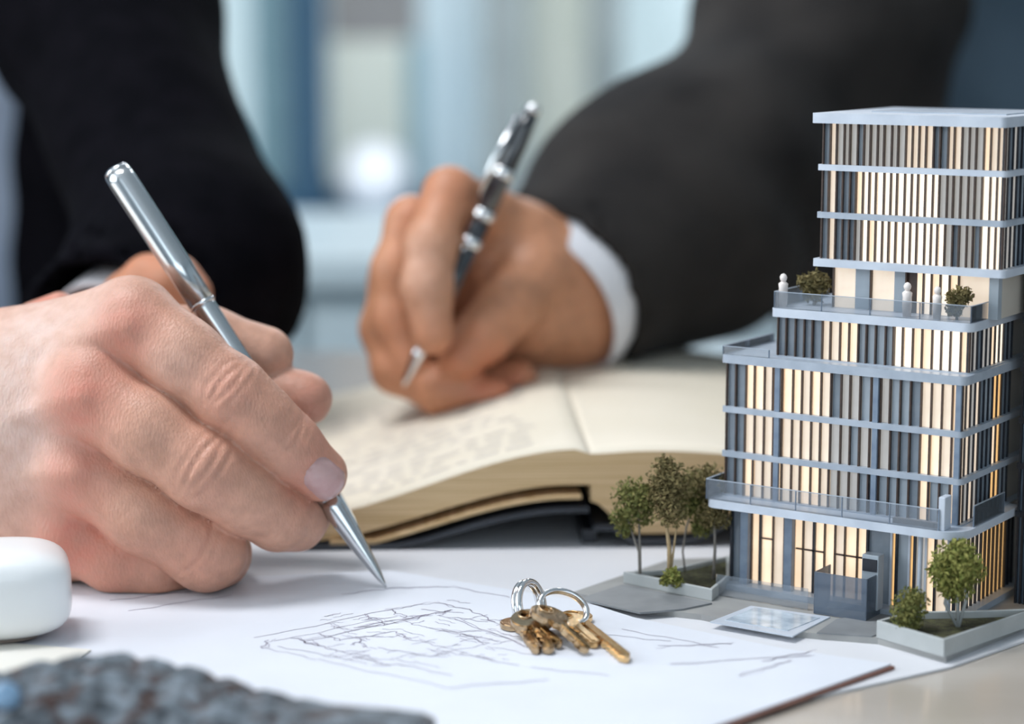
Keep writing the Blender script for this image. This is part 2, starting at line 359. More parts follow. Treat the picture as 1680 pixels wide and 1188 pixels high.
# pencil lines: thin ribbons of graphite
def ribbon(mb, pts, wd, z):
    pts = [np.array(p[:2]) for p in pts]; n0 = len(mb.v)
    for i, p in enumerate(pts):
        t = pts[min(i+1, len(pts)-1)]-pts[max(i-1, 0)]; t = t/max(np.linalg.norm(t), 1e-9); s = np.array([-t[1], t[0]])*wd*.5
        mb.v += [(p[0]+s[0], p[1]+s[1], z), (p[0]-s[0], p[1]-s[1], z)]
    for i in range(len(pts)-1): a = n0+2*i; mb.f.append((a, a+1, a+3, a+2))
def sketchline(mb, a, b, z, wd=.00035, wob=.0006, n=14):
    a = onz(*a, z)[:2]; b = onz(*b, z)[:2]; ph = random.random()*6; pts = []
    for i in range(n+1):
        t = i/n; p = a+(b-a)*t; off = wob*(math.sin(ph+t*9)+.6*math.sin(ph*2+t*21)); dd_ = (b-a)/max(np.linalg.norm(b-a), 1e-6)
        pts.append(p+np.array([-dd_[1], dd_[0]])*off)
    ribbon(mb, pts, wd, z)
mb = MB(); zz = .00292
plan = [((418, 1047), (640, 1000)), ((640, 1000), (715, 988)), ((432, 1062), (520, 1082)), ((520, 1082), (735, 1128)), ((440, 1050), (430, 1064)), ((450, 1052), (650, 1010)), ((455, 1060), (560, 1080)),
        ((500, 1052), (660, 1018)), ((660, 1018), (740, 1000)), ((500, 1052), (555, 1068)), ((560, 1050), (650, 1036)), ((650, 1036), (670, 1048)), ((670, 1048), (730, 1062)), ((555, 1068), (620, 1080)), ((620, 1062), (700, 1076)),
        ((700, 1076), (800, 1056)), ((800, 1056), (760, 1040)), ((660, 1018), (700, 1030)), ((700, 1030), (820, 1052)), ((715, 988), (770, 1000)), ((740, 1000), (720, 1010)), ((720, 1010), (800, 1020)), ((770, 1000), (812, 1020)),
        ((690, 1000), (760, 1006)), ((735, 984), (770, 990)), ((745, 1015), (870, 1062)), ((720, 1036), (790, 1036)), ((640, 1000), (668, 1012)), ((600, 1008), (636, 1024)), ((540, 1022), (575, 1034)), ((580, 1030), (700, 1008)),
        ((610, 1092), (660, 1090)), ((660, 1090), (740, 1108)), ((580, 1076), (640, 1092)), ((800, 1060), (880, 1075)), ((760, 1074), (850, 1092)), ((640, 965), (740, 962)), ((560, 975), (640, 965)), ((740, 962), (836, 980)),
        ((735, 1128), (900, 1115)), ((870, 1095), (1000, 1108)), ((980, 1040), (1100, 1052)), ((1020, 1032), (1180, 1062)), ((1080, 1060), (1200, 1056)), ((1250, 1085), (1340, 1066)), ((1210, 1108), (1300, 1084)), ((1100, 1090), (1330, 1075)),
        ((480, 1046), (520, 1060)), ((520, 1040), (560, 1050)), ((700, 1064), (760, 1074)), ((820, 1040), (870, 1046)), ((590, 1050), (600, 1062)), ((575, 1058), (590, 1052)), ((180, 985), (330, 968)), ((210, 1002), (380, 976))]
for a, b in plan:
    sketchline(mb, a, b, zz, wd=random.uniform(.0003, .00055))
    if random.random() < .55: sketchline(mb, (a[0]+random.uniform(-8, 8), a[1]+random.uniform(-2, 3)), (b[0]+random.uniform(-8, 8), b[1]+random.uniform(-2, 3)), zz, wd=.00025, wob=.0008)
for i in range(80):
    x = random.uniform(520, 830); y = random.uniform(1010, 1085); l = random.uniform(10, 45); s = random.choice((-.22, .24, .0))
    sketchline(mb, (x, y), (x+l, y+l*s), zz, wd=.0003, wob=.0004, n=6)
mb.build('pencil_plan', M['ink'], ds)
cs = [onz(-150, 1058), onz(150, 1082), onz(128, 1096), onz(-150, 1240)]
sheet('cream_slip', [(p[0], p[1]) for p in cs][::-1], .0029, .0036, M['creampaper'], 'cream paper slip under the white rounded case')

# ================================================================== NOTEBOOK
nb = empty('open_notebook', tuple(onz(462, 905)*[1, 1, 0]), R(2.5), 'thick open notebook with cream pages and a dark cover', 'notebook')
LW, DEP = .128, .285
def sm(t): t = np.clip(t, 0, 1); return t*t*(3-2*t)
def ltop(s): t = s/LW; return .0135+.0285*sm(t*1.04)-.002*np.maximum(0, t-.95)/.05
def lbot(s): t = s/LW; return .0035+.0235*sm((t-.02)*1.1)
def rtop(s): t = s/LW; return .040+.001*sm(t*6)-.012*sm((t-.2)*1.0)
def rbot(s): t = s/LW; return .020-.014*sm(t*7)+.017*sm((t-.30)*3.2)-.012*sm((t-.62)*2.4)
def block(name, s0, s1, ft, fb, ns=40, nd=14):
    V, F = [], []; S = np.linspace(s0, s1, ns)
    for j in range(nd):
        v = j/(nd-1)*DEP
        for s in S: V.append((s, v, ft(abs(s-s0) if s0 >= LW else s) + .006*sm(v/DEP)*(1-.5*abs(s-LW)/LW) ))
    for j in range(nd):
        v = j/(nd-1)*DEP
        for s in S: V.append((s, v, fb(abs(s-s0) if s0 >= LW else s)))
    T = ns*nd
    top = []
    for j in range(nd-1):
        for i in range(ns-1):
            a = j*ns+i; F.append((a, a+1, a+1+ns, a+ns)); top.append(len(F)-1); F.append((T+a, T+a+ns, T+a+1+ns, T+a+1))
    for i in range(ns-1): F.append((i, T+i, T+i+1, i+1)); a = (nd-1)*ns+i; F.append((a, a+1, T+a+1, T+a))
    for j in range(nd-1):
        a = j*ns; F.append((a, a+ns, T+a+ns, T+a)); a = j*ns+ns-1; F.append((a, T+a, T+a+ns, a+ns))
    me = bpy.data.meshes.new(name); me.from_pydata([tuple(map(float, x)) for x in V], [], F); me.materials.append(M['page']); me.materials.append(M['pageedge'])
    tp = set(top)
    for p in me.polygons: p.material_index = 0 if p.index in tp else 1; p.use_smooth = p.index in tp
    me.update(); return link(name, me, None, nb)
pl = block('page_block', .002, LW, ltop, lbot); block('page_block', LW, LW*2, rtop, rbot)
def coverstrip(name, s0, s1, fb, thick=.002):
    V, F = [], []; S = np.linspace(s0, s1, 34)
    for v in (-.004, DEP+.004):
        for s in S: z = max(.0012+thick, fb(s)-.0003); V.append((s, v, z)); V.append((s, v, z-thick))
    n = len(S)*2
    for i in range(len(S)-1):
        a = 2*i; F += [(a, a+2, n+a+2, n+a), (a+1, n+a+1, n+a+3, a+3), (a, a+1, a+3, a+2), (n+a, n+a+2, n+a+3, n+a+1)]
    F += [(0, n, n+1, 1), (n-2, n-1, 2*n-1, 2*n-2)]
    me = bpy.data.meshes.new(name); me.from_pydata([tuple(map(float, x)) for x in V], [], F); me.update(); return link(name, me, M['cover'], nb)
coverstrip('front_cover', -.004, LW-.001, lambda s: lbot(max(s, 0))-.0012-.0075*sm(s/LW*2))
coverstrip('back_cover', LW+.001, LW*2+.004, lambda s: min(rbot(max(s-LW, 0)), .012 if s-LW < .03 else 1)-.0015)
MB().box(LW-.003, LW+.003, .004, DEP+.003, .0012, .007).build('spine', M['cover'], nb)
# a loose gathering under the left pages
V = MB(); S = np.linspace(.02, LW-.004, 24); n0 = 0
for s in S:
    z = max(.0046, lbot(s)-.0040)
    V.v += [(s, -.002, z), (s, -.002, z-.0016), (s, DEP, z-.001), (s, DEP, z-.0026)]
for i in range(len(S)-1):
    a = 4*i; V.f += [(a, a+1, a+5, a+4), (a, a+4, a+6, a+2), (a+1, a+3, a+7, a+5), (a+2, a+6, a+7, a+3)]
V.build('loose_gathering', M['pageedge'], nb)
# handwriting on the left page
mb = MB()
for r in range(16):
    v = .02+r*.0125; s = .012
    while s < LW*.80:
        wl = random.uniform(.004, .012)
        if random.random() < .75:
            pts = [(s+wl*i/8, v+random.uniform(-.0011, .0011)) for i in range(9)]; n0 = len(mb.v)
            for (a, b) in pts:
                z = ltop(a)+.006*sm(b/DEP)*(1-.5*abs(a-LW)/LW)+.00025; mb.v += [(a, b-.0006, z), (a, b+.0006, z)]
            for i in range(8): q = n0+2*i; mb.f.append((q, q+2, q+3, q+1))
        s += wl+.003
mb.build('handwriting', M['ink'], nb)

# ================================================================== SMALL THINGS ON THE DESK
# white rounded case
def superell(n1, n2, rx, ry, rz, nu=48, nv=28):
    def c(w, m): return math.copysign(abs(math.cos(w))**m, math.cos(w))
    def s(w, m): return math.copysign(abs(math.sin(w))**m, math.sin(w))
    V, F = [], []
    for j in range(nv+1):
        v = -math.pi/2+math.pi*j/nv
        for i in range(nu):
            u = -math.pi+2*math.pi*i/nu; V.append((rx*c(v, n1)*c(u, n2), ry*c(v, n1)*s(u, n2), rz*s(v, n1)))
    for j in range(nv):
        for i in range(nu): F.append((j*nu+i, j*nu+(i+1) % nu, (j+1)*nu+(i+1) % nu, (j+1)*nu+i))
    m = MB(); m.v = V; m.f = F; return m
cp = onz(60, 1062, .0036)
wc = empty('rounded_case', (cp[0]-.026, cp[1]+.016, .0036), R(14), 'smooth white rounded case beside the writing hand', 'case')
mb = superell(.50, .5, .0345, .022, .0157); mb.v = [(x, y, z+.0161) for x, y, z in mb.v]; mb.build('shell', M['whiteplastic'], wc, smooth=True)
mb = superell(.3, .5, .023, .016, .0008); mb.v = [(x, y, z+.0009) for x, y, z in mb.v]; mb.build('base_pad', M['darkrubber'], wc, smooth=True)

# dark folder on the desk beyond the notebook, behind the model
fp = onz(1150, 628)
fo = empty('dark_folder', (fp[0]+.03, 1.36, .0), R(6), 'dark blue folder lying flat far behind the model', 'folder')
MB().box(-.07, .09, -.03, .04, .0003, .004).build('cover', M['fold'], fo, bevel=.0008); MB().box(-.066, .086, -.026, .036, .0041, .009).build('papers', M['white'], fo)

# keys ---------------------------------------------------------------
def key_mesh(blade=.031, bow=.0105, wid=.0072, notch=0):
    bm = bmesh.new(); out = []
    nb_ = 26
    # blade outline from the bow edge, tip rounded, lower rim notched
    up_ = [(bow*.82, wid*.5), (bow*1.15, wid*.62), (bow*1.2, wid*.5), (bow+blade*.9, wid*.5), (bow+blade, wid*.15)]
    dn = [(bow+blade, -wid*.12)]
    r = random.Random(notch); x = bow+blade*.93
    while x > bow*1.6:
        dep = r.uniform(.08, .42)*wid; dn += [(x, -wid*.5+dep*.4), (x-.0012, -wid*.5+dep), (x-.0022, -wid*.5+dep)]; x -= .0040
    dn += [(bow*1.2, -wid*.5), (bow*1.15, -wid*.62), (bow*.82, -wid*.5)]
    arc = []
    for i in range(1, nb_):
        a = -math.atan2(wid*.5, bow*.82) - (2*math.pi-2*math.atan2(wid*.5, bow*.82))*i/nb_
        arc.append((bow*math.cos(a)*1.0, bow*1.12*math.sin(a)))
    outline = up_+dn+arc
    # hole
    hole = [(-bow*.4+.0016*math.cos(2*math.pi*i/12), .0021*math.sin(2*math.pi*i/12)) for i in range(12)]
    vo = [bm.verts.new((a, b, 0)) for a, b in outline]; vh = [bm.verts.new((a, b, 0)) for a, b in hole]
    eo = [bm.edges.new((vo[i], vo[(i+1) % len(vo)])) for i in range(len(vo))]; eh = [bm.edges.new((vh[i], vh[(i+1) % 12])) for i in range(12)]
    bmesh.ops.triangle_fill(bm, edges=eo+eh, use_beauty=True)
    g = bmesh.ops.extrude_face_region(bm, geom=bm.faces[:]); bmesh.ops.translate(bm, verts=[v for v in g['geom'] if isinstance(v, bmesh.types.BMVert)], vec=(0, 0, .0022))
    bmesh.ops.recalc_face_normals(bm, faces=bm.faces)
    ed = [e for e in bm.edges if len(e.link_faces) == 2 and e.calc_face_angle(0) > .9]
    bmesh.ops.bevel(bm, geom=ed, offset=.00035, segments=2, affect='EDGES')
    me = bpy.data.meshes.new('key'); bm.to_mesh(me); bm.free(); return me
kspec = [((852, 1029), (880, 1073), 'bronze', .0032, 0, 'bronze key fanned out leftmost in the bunch', .0062, .0046),
         ((878, 1027), (901, 1073), 'bronze', .0056, 3, 'bronze key second from the left, pointing at the viewer', .0060, .0046),
         ((868, 1022), (918, 1064), 'bronze', .0080, 6, 'short bronze key tucked under the topmost key', .0060, .0044),
         ((899, 1015), (961, 1074), 'bronze', .0104, -12, 'dull bronze key lying topmost across the middle of the bunch', .0064, .0050),
         ((931, 1024), (977, 1063), 'brass', .0056, 2, 'small brass key between the topmost key and the longest key', .0058, .0048),
         ((941, 1019), (1028, 1087), 'brass', .0032, 0, 'long shiny brass key reaching furthest right', .0062, .0062)]
for i, (b, t, m, z, roll, lab, bw_, wd_) in enumerate(kspec):
    p = onz(*b, z); q = onz(*t, .0034); d = q-p; ln = np.linalg.norm(d); bl = ln-bw_
    me = key_mesh(bl, bw_, wd_, i)
    k = empty('key', (p[0], p[1], z), math.atan2(d[1], d[0]), lab, 'key', 'keys on the rings')
    k.rotation_euler = (R(roll), math.atan2(max(0, z-.0032), ln), math.atan2(d[1], d[0]))
    link('blank', me, M[m], k, smooth=False)
    MB().box(bw_*1.3, bw_+bl*.9, -.0005, .0007, .00215, .00250).build('groove_rib', M['brass'], k)
    MB().torus((-bw_*.4, 0, .0023), (0, 0, 1), .0027, .0003, 20, 6).build('hole_rim', M[m], k, smooth=True)
def ring(c, n_, r, tr, lab, ru, sq=1.0):
    o = empty('key_ring', tuple(c), 0, lab, 'key ring', 'key rings')
    n_ = Vector(n_).normalized()
    for s in (-1, 1): MB().torus(n_*tr*.8*s, n_, r, tr, 48, 10, sq, ru).build('coil', M['chrome2'], o, smooth=True)
    return o
c1 = at(868, 992, .737); c2 = at(924, 998, .731)
ring(c1, (.75, -.62, .35), .0080, .0013, 'silver split ring standing at the left of the keys', (.2, .3, 1), .8)
ring(c2, (.30, -.78, .62), .0088, .0009, 'thinner silver ring leaning over the brass keys', (1, .1, -.3), .72)

# knitted cloth in the foreground --------------------------------------
xs = np.linspace(-.24, -.0225, 230); nc = 90
cl = empty('knitted_cloth', (0, 0, 0), 0, 'dark grey knitted cloth crumpled in the left foreground', 'cloth')
prof = [(-400, 1150), (-60, 1128), (0, 1116), (70, 1100), (150, 1089), (200, 1090), (300, 1112), (430, 1156), (540, 1176), (640, 1185), (690, 1192), (720, 1210)]
Yc = .598; V = []; hcol = []
pxs = [p[0] for p in prof]; pys = [p[1] for p in prof]
for x in xs:
    Yp = Yc+.012*math.sin(x*40)-.012; px = 840+x/Yp*FPX*.96; hz = max(.0045, at(px, np.interp(px, pxs, pys), Yp)[2])
    for j in range(nc):
        t = j/(nc-1); ang = math.pi*t; wd = .055+.25*hz
        y = Yp+math.cos(ang)*wd*.5; z = .0031+max(0, math.sin(ang))**.55*(hz-.0031)
        sm_ = 1/(1+math.exp((px-470)/25))
        u = x/.0062; v = t*wd*2.2/.0058
        bumpv = abs(math.sin(u*math.pi*.5+.6*math.sin(v*1.3)))*abs(math.sin(v*math.pi*.5+math.floor(u)*.9))
        z += sm_*.0024*(bumpv-.5)*min(1, math.sin(ang)*4); hcol.append(bumpv*sm_); V.append((x, y, max(z, .0031)))
F = [(i*nc+j, (i+1)*nc+j, (i+1)*nc+j+1, i*nc+j+1) for i in range(len(xs)-1) for j in range(nc-1)]
me = bpy.data.meshes.new('knit'); me.from_pydata([tuple(map(float, v)) for v in V], [], F); me.update()
M['knit'] = mat('grey_knit', (.022, .028, .036), (.20, .235, .27), 130, .9, bump=.5, bscale=1500, sheen=.2, detail=2)
n = M['knit'].node_tree.nodes; L = M['knit'].node_tree.links
nz = n.new('ShaderNodeTexNoise'); nz.inputs['Scale'].default_value = 120; tcn = n.new('ShaderNodeTexCoord'); L.new(tcn.outputs['Object'], nz.inputs['Vector'])
rp = n.new('ShaderNodeValToRGB'); rp.color_ramp.elements[0].position = .52; rp.color_ramp.elements[1].position = .62; L.new(nz.outputs['Fac'], rp.inputs[0])
mx = n.new('ShaderNodeMix'); mx.data_type = 'RGBA'; L.new(rp.outputs[0], mx.inputs['Factor'])
bs = n['Principled BSDF']; L.new(bs.inputs['Base Color'].links[0].from_socket, mx.inputs['A']); mx.inputs['B'].default_value = (.055, .030, .026, 1); L.new(mx.outputs['Result'], bs.inputs['Base Color'])
link('knit_surface', me, M['knit'], cl, smooth=True)
bt = MB(); c0 = at(8, 1146, .577); bt.lathe([(0, .003), (.0012, .0046), (.0026, .0040), (.0030, .002)], c0, c0+np.array([.25, -.75, .6]))
M['bluebutton'] = mat('blue_button', (.16, .28, .42), (.24, .38, .55), 200, .35); bt.build('button', M['bluebutton'], cl, smooth=True)['label'] = 'pale blue button'

# pens ---------------------------------------------------------------
tip = onz(634, 964, .0030); top = at(188, 276, .828)
pv = top-tip; PL = np.linalg.norm(pv)
pen = empty('silver_pen', tuple(tip), 0, 'slim silver ballpoint pen held by the foreground hand', 'pen')
z3 = np.zeros(3); ax = pv/PL
jt = PL*.668
MB().lathe([(0, .0003), (.002, .0008), (.006, .00165), (.018, .0032), (.036, .0049), (.040, .0050)], z3, ax, 32).build('nib_cone', M['chrome'], pen, smooth=True)
MB().lathe([(.0398, .0050), (.042, .0052), (.055, .0050), (jt-.001, .0046), (jt, .0046)], z3, ax, 32).build('lower_barrel', M['chrome'], pen, smooth=True)
MB().lathe([(jt-.0002, .0047), (jt+.0004, .0053), (jt+.0012, .0053), (jt+.0016, .0049)], z3, ax, 32).build('joint_ring', M['chrome2'], pen, smooth=True)
MB().lathe([(jt+.0016, .0053), (jt+.02, .0054), (PL-.006, .0055), (PL-.002, .0053)], z3, ax, 32).build('upper_barrel', M['chrome'], pen, smooth=True)
MB().lathe([(PL-.0021, .0053), (PL-.0008, .0048), (PL, .0036), (PL+.0004, .001)], z3, ax, 32).build('end_cap', M['chrome2'], pen, smooth=True)
# flat grip facet near the nib
gx = Vector(ax).cross(Vector((0, -1, 0))).normalized(); 
mb = MB()
side = -gx if gx.x < 0 else gx
s0 = Vector(ax)*.026+side*.0032; s1 = Vector(ax)*.052+side*.0042; nn = Vector((0, -1, 0))
for p_, w_ in ((s0, .0012), (s1, .0024)):
    for a_, b_ in ((0, -1), (.0016, -1), (.0016, 1), (0, 1)): mb.v.append(tuple(p_+side*a_*w_/.002+nn*b_*w_))
mb.f = [(0, 1, 2, 3), (7, 6, 5, 4), (0, 4, 5, 1), (1, 5, 6, 2), (2, 6, 7, 3), (3, 7, 4, 0)]
mb.build('grip_facet', M['chrome'], pen)

ptip = at(662, 634, .990); ptop = at(878, 172, 1.008); pv2 = ptop-ptip; L2 = np.linalg.norm(pv2); a2 = pv2/L2
pen2 = empty('black_pen', tuple(ptip), 0, 'glossy black pen with silver rings held over the notebook', 'pen')
MB().lathe([(0, .0004), (.004, .0016), (.016, .0032), (.024, .0036)], z3, a2).build('nib_cone', M['chrome2'], pen2, smooth=True)
MB().lathe([(.0238, .0038), (.05, .0046), (.085, .0049)], z3, a2).build('barrel', M['blackpen'], pen2, smooth=True)
for t in (.072, .0865, .108): MB().lathe([(t, .0049), (t+.0006, .0055), (t+.0042, .0055), (t+.005, .0049)], z3, a2).build('ring', M['chrome2'], pen2, smooth=True)
MB().lathe([(.0851, .0050), (.125, .0048), (L2-.012, .0042), (L2-.004, .0036)], z3, a2).build('cap', M['blackpen'], pen2, smooth=True)
MB().lathe([(L2-.0042, .0037), (L2-.001, .0034), (L2, .0018)], z3, a2).build('cap_end', M['chrome2'], pen2, smooth=True)
sd = Vector(a2).cross(Vector((0, 1, 0))).normalized(); sd = -sd if sd.x > 0 else sd
cb = MB(); base = Vector(a2)*.096+sd*.0058-Vector((0, .002, 0)); cb.tube([base, Vector(a2)*.115+sd*.0066-Vector((0, .003, 0)), Vector(a2)*(L2-.008)+sd*.0048-Vector((0, .002, 0))], [.0012, .0016, .0014], 8)
cb.build('clip', M['chrome2'], pen2, smooth=True)

# ================================================================== BUILDING MODEL
TH = R(34); O_ = onz(1195, 960, .004); BO = (O_[0], O_[1], 0.0)
ua = np.array([math.cos(TH), -math.sin(TH)]); vb = np.array([math.sin(TH), math.cos(TH)])
def uv(px, py, z=.0):
    p = onz(px, py, z)[:2]-np.array(BO[:2]); return float(p@ua), float(p@vb)
Z0 = .0010    # stands on the under sheet
M['slab'] = mat('pale_grey_acrylic', (.34, .39, .46), (.42, .47, .54), 120, .35)
M['slabw'] = mat('white_acrylic', (.50, .55, .63), (.58, .63, .71), 100, .35)
M['slate'] = mat('slate_blue_panel', (.11, .15, .20), (.17, .22, .28), 160, .35)
M['steel'] = mat('slate_blue_column', (.16, .21, .29), (.22, .28, .36), 180, .4)
M['fin'] = mat('dark_bronze_fin', (.040, .024, .018), (.075, .042, .030), 300, .45)
M['findark'] = mat('black_fin', (.010, .013, .020), (.020, .024, .034), 300, .4)
M['core'] = mat('cream_core', (.5, .46, .4), (.55, .5, .44), 60, .7)
M['base'] = mat('grey_base_board', (.28, .28, .28), (.34, .34, .33), 50, .6)
M['road'] = mat('darker_grey_paving', (.19, .20, .21), (.24, .25, .26), 70, .6)
M['rim'] = mat('planter_grey', (.40, .42, .42), (.45, .47, .47), 90, .5)
M['soil'] = mat('soil_and_moss', (.035, .030, .018), (.09, .09, .035), 400, .95, bump=1, bscale=1200)
M['water'] = mat('pale_pool', (.60, .68, .76), (.32, .38, .45), 130, .12)
M['rail'] = glassmat('railing_glass', (.45, .52, .60), .13)
M['dglass'] = glassmat('smoky_glass', (.14, .18, .24), .55)
M['p0'] = mat('pane_bright', (.8, .75, .7), None, 90, .3, emit=(1.0, .83, .64), estr=1.25)
M['p1'] = mat('pane_warm', (.75, .65, .55), None, 90, .3, emit=(1.0, .72, .46), estr=1.0)
M['p2'] = mat('pane_cream', (.6, .55, .48), None, 90, .3, emit=(.95, .75, .56), estr=.74)
M['p3'] = mat('pane_dim', (.36, .37, .38), None, 90, .3, emit=(.74, .68, .6), estr=.40)
M['p4'] = mat('pane_slate', (.20, .24, .285), (.27, .31, .355), 90, .25)
M['p5'] = mat('pane_amber', (.6, .4, .2), None, 90, .3, emit=(1.0, .58, .22), estr=.9)
M['p6'] = mat('pane_paleblue', (.36, .41, .46), (.42, .47, .52), 90, .25)
M['figure'] = mat('white_figure', (.78, .70, .66), (.85, .78, .74), 300, .6)
bd = empty('building_model', (BO[0], BO[1], Z0), -TH, 'scale model of a stepped glass office tower with lit windows', 'building model')

def finmesh(w_, d_, h_):
    return MB().box(-w_/2, w_/2, -d_/2, d_/2, 0, h_).mesh('fin')
_mc = {}
def fin(parent, u, v, z0, z1, m='fin', w_=.00055, d_=.0012, name='fin'):
    key = ('f', round(z1-z0, 4), w_, d_, m)
    if key not in _mc:
        _mc[key] = finmesh(w_, d_, z1-z0); _mc[key].materials.append(M[m])
    o = bpy.data.objects.new(name, _mc[key]); col.objects.link(o); o.parent = parent; o.location = (u, v, z0); return o
def pane(parent, u0, u1, v, z0, z1, m, axis='u'):
    key = ('p', round(u1-u0, 4), round(z1-z0, 4), m, axis)
    if key not in _mc:
        l = u1-u0
        _mc[key] = (MB().box(0, l, 0, .0004, 0, z1-z0) if axis == 'u' else MB().box(-.0004, 0, 0, l, 0, z1-z0)).mesh('window_pane'); _mc[key].materials.append(M[m])
    o = bpy.data.objects.new('window_pane', _mc[key]); col.objects.link(o); o.parent = parent
    o.location = (u0, v, z0) if axis == 'u' else (v, u0, z0); return o
def pick(seq, t):
    for a, b, c in seq:
        if a <= t < b:
            tot = sum(x for _, x in c); r = random.random()*tot
            for k, x in c:
                r -= x
                if r <= 0: return k
    return 'p3'
def roundslab(u0, u1, v0, v1, z0, z1, r=.004):
    pts = []
    for (cx, cy, a0) in ((u1-r, v0+r, -90), (u1-r*.3, v1-r*.3, 0), (u0+r*.3, v1-r*.3, 90), (u0+r*.5, v0+r*.5, 180)):
        rr = r if cx == u1-r else (r*.5 if cx == u0+r*.5 else r*.3)
        for i in range(7): a = R(a0+15*i); pts.append((cx+rr*math.cos(a), cy+rr*math.sin(a)))
    return MB().prism(pts, z0, z1)
def storey(name, u0, u1, v0, v1, z0, z1, sl, slabm, seq, sideseq, step=.0039, sidestep=.0042, over=.0012, finm='fin', sidev=.050, posts=(), r=.002, sidem='findark'):
    # slab under the storey is the part; the core, fins and panes are its pieces
    s = roundslab(u0-over, u1+over, v0-over, v1, z0, z0+sl, r).build('floor_slab', M[slabm], bd, autosmooth=R(40))
    MB().box(u0+.0022, u1-.0022, v0+.0022, v1-.001, z0+sl, z1).build('core', M['core'], s)
    n_ = max(3, round((u1-u0)/step)); st = (u1-u0)/n_
    for i in range(n_+1):
        jit = 0 if i in (0, n_) else random.uniform(-.0003, .0003)
        fin(s, u0+i*st+jit, v0+.0006, z0+sl, z1, finm)
    for i in range(n_):
        pane(s, u0+i*st+.0002, u0+(i+1)*st-.0002, v0+.0014, z0+sl, z1, pick(seq, (i+.5)/n_))
    k = int((min(sidev, v1)-v0)/sidestep)
    for i in range(k+1): fin(s, u1-.0006, v0+.0006+i*sidestep, z0+sl, z1, sidem, w_=.0008, d_=.0007)
    for i in range(0, k):
        pane(s, v0+.0006+i*sidestep, v0+.0006+(i+1)*sidestep, u1-.0008, z0+sl, z1, pick(sideseq, (i+.5)/max(k, 1)), axis='v')
    for pu in posts: fin(s, pu, v0-.0004, z0+sl, z1, 'steel', w_=.0020, d_=.0014, name='column')
    return s
warm = [('p1', 2), ('p2', 3), ('p0', 1)]; dim = [('p3', 4), ('p4', 1), ('p6', 1)]; slate = [('p4', 3), ('p6', 1)]; bright = [('p0', 5), ('p1', 1)]; cream = [('p2', 4), ('p1', 2)]
V1 = .082
LU0, LU1 = -.0022, .0915
side = [(0, .35, [('p2', 1), ('p3', 1)]), (.35, .62, slate), (.62, .86, [('p5', 2), ('p1', 2)]), (.86, 1.1, slate)]
lowseq = [(0, .10, slate), (.10, .47, cream), (.47, .70, dim), (.70, .82, slate), (.82, 1.1, [('p2', 2), ('p1', 1), ('p6', 1)])]
# base board with paving
bp = [uv(940, 985), uv(1035, 952), uv(1100, 930), (-.012, .05), (-.012, .092), (.125, .092), (.125, .02), uv(1700, 1030), uv(1552, 1092), uv(1440, 1062), uv(1275, 1048), uv(1150, 1022), uv(1060, 1012)]
ar = sum(bp[i][0]*bp[(i+1) % len(bp)][1]-bp[(i+1) % len(bp)][0]*bp[i][1] for i in range(len(bp)))
MB().prism(bp if ar > 0 else bp[::-1], 0, .0022).build('base_board', M['base'], bd)
def flat(name, pxpts, z0, z1, m, parent=bd, zp=.0032):
    q = [uv(x, y, zp) for x, y in pxpts]; ar = sum(q[i][0]*q[(i+1) % len(q)][1]-q[(i+1) % len(q)][0]*q[i][1] for i in range(len(q)))
    return MB().prism(q if ar > 0 else q[::-1], z0, z1).build(name, M[m], parent)
flat('paving_strip', [(950, 985), (1020, 962), (1168, 992), (1120, 1002), (1050, 1008)], .0022, .0029, 'road')
flat('pool_rim', [(1165, 1022), (1232, 996), (1362, 1014), (1300, 1046)], .0022, .0027, 'slabw')
flat('pool_water', [(1190, 1018), (1238, 998), (1345, 1015), (1292, 1036)], .0027, .0029, 'water', zp=.0036)
flat('paving_strip', [(1372, 1018), (1462, 1000), (1475, 1030), (1430, 1046), (1340, 1040)], .0022, .0027, 'road')
# ground floor: lobby
g = roundslab(-.004, .094, -.004, V1, .0022, .0046, .003).build('floor_slab', M['slab'], bd, autosmooth=R(40))
MB().box(.004, .088, .006, V1, .0046, .0346).build('core', M['core'], g)
gz0, gz1 = .0046, .0350
lob = [.000, .0042, .0085, .0122, .0175, .0222, .0262, .0300, .0345, .0388, .0430, .0470, .0520, .0560]
for i in range(len(lob)-1):
    pane(g, lob[i]+.0002, lob[i+1]-.0002, .0030, gz0, gz1, 'p4' if i == 0 else ('p2' if i % 3 == 1 else 'p1'))
    fin(g, lob[i], .0022, gz0, gz1, 'findark' if i in (0, 1, 3, 8) else 'fin', w_=.0010 if i in (0, 1, 3, 8) else .0005)
for (a, b, z) in ((.0120, .0180, .0225), (.0272, .0390, .0205), (.0430, .0560, .0205)):
    MB().box(a, b, .0016, .0022, z, z+.0006).build('transom', M['fin'], g)
for pu in (.0068, .0252): MB().box(pu-.0016, pu+.0016, -.0010, .0014, gz0, gz1).build('column', M['steel'], g)
for i, (a, b, m) in enumerate(((.056, .0655, 'p4'), (.0655, .0675, 'p5'), (.0675, .0725, 'p6'), (.0725, .0745, 'p5'), (.0745, .0790, 'p3'), (.0790, .0825, 'p1'), (.0825, .0890, 'p2'))):
    pane(g, a+.0002, b-.0002, .0030, gz0, gz1, m); fin(g, a, .0022, gz0, gz1, 'findark' if i % 2 == 0 else 'slabw', w_=.0008, name='mullion')
for i in range(15):
    fin(g, .0900, .0020+.0040*i, gz0, gz1, 'findark', w_=.0012, d_=.0006)
for i in range(14): pane(g, .0020+.0040*i, .0020+.0040*(i+1), .0896, gz0, gz1, pick([(0, .4, cream), (.4, .85, [('p5', 1)]), (.85, 1.1, slate)], i/14), axis='v')
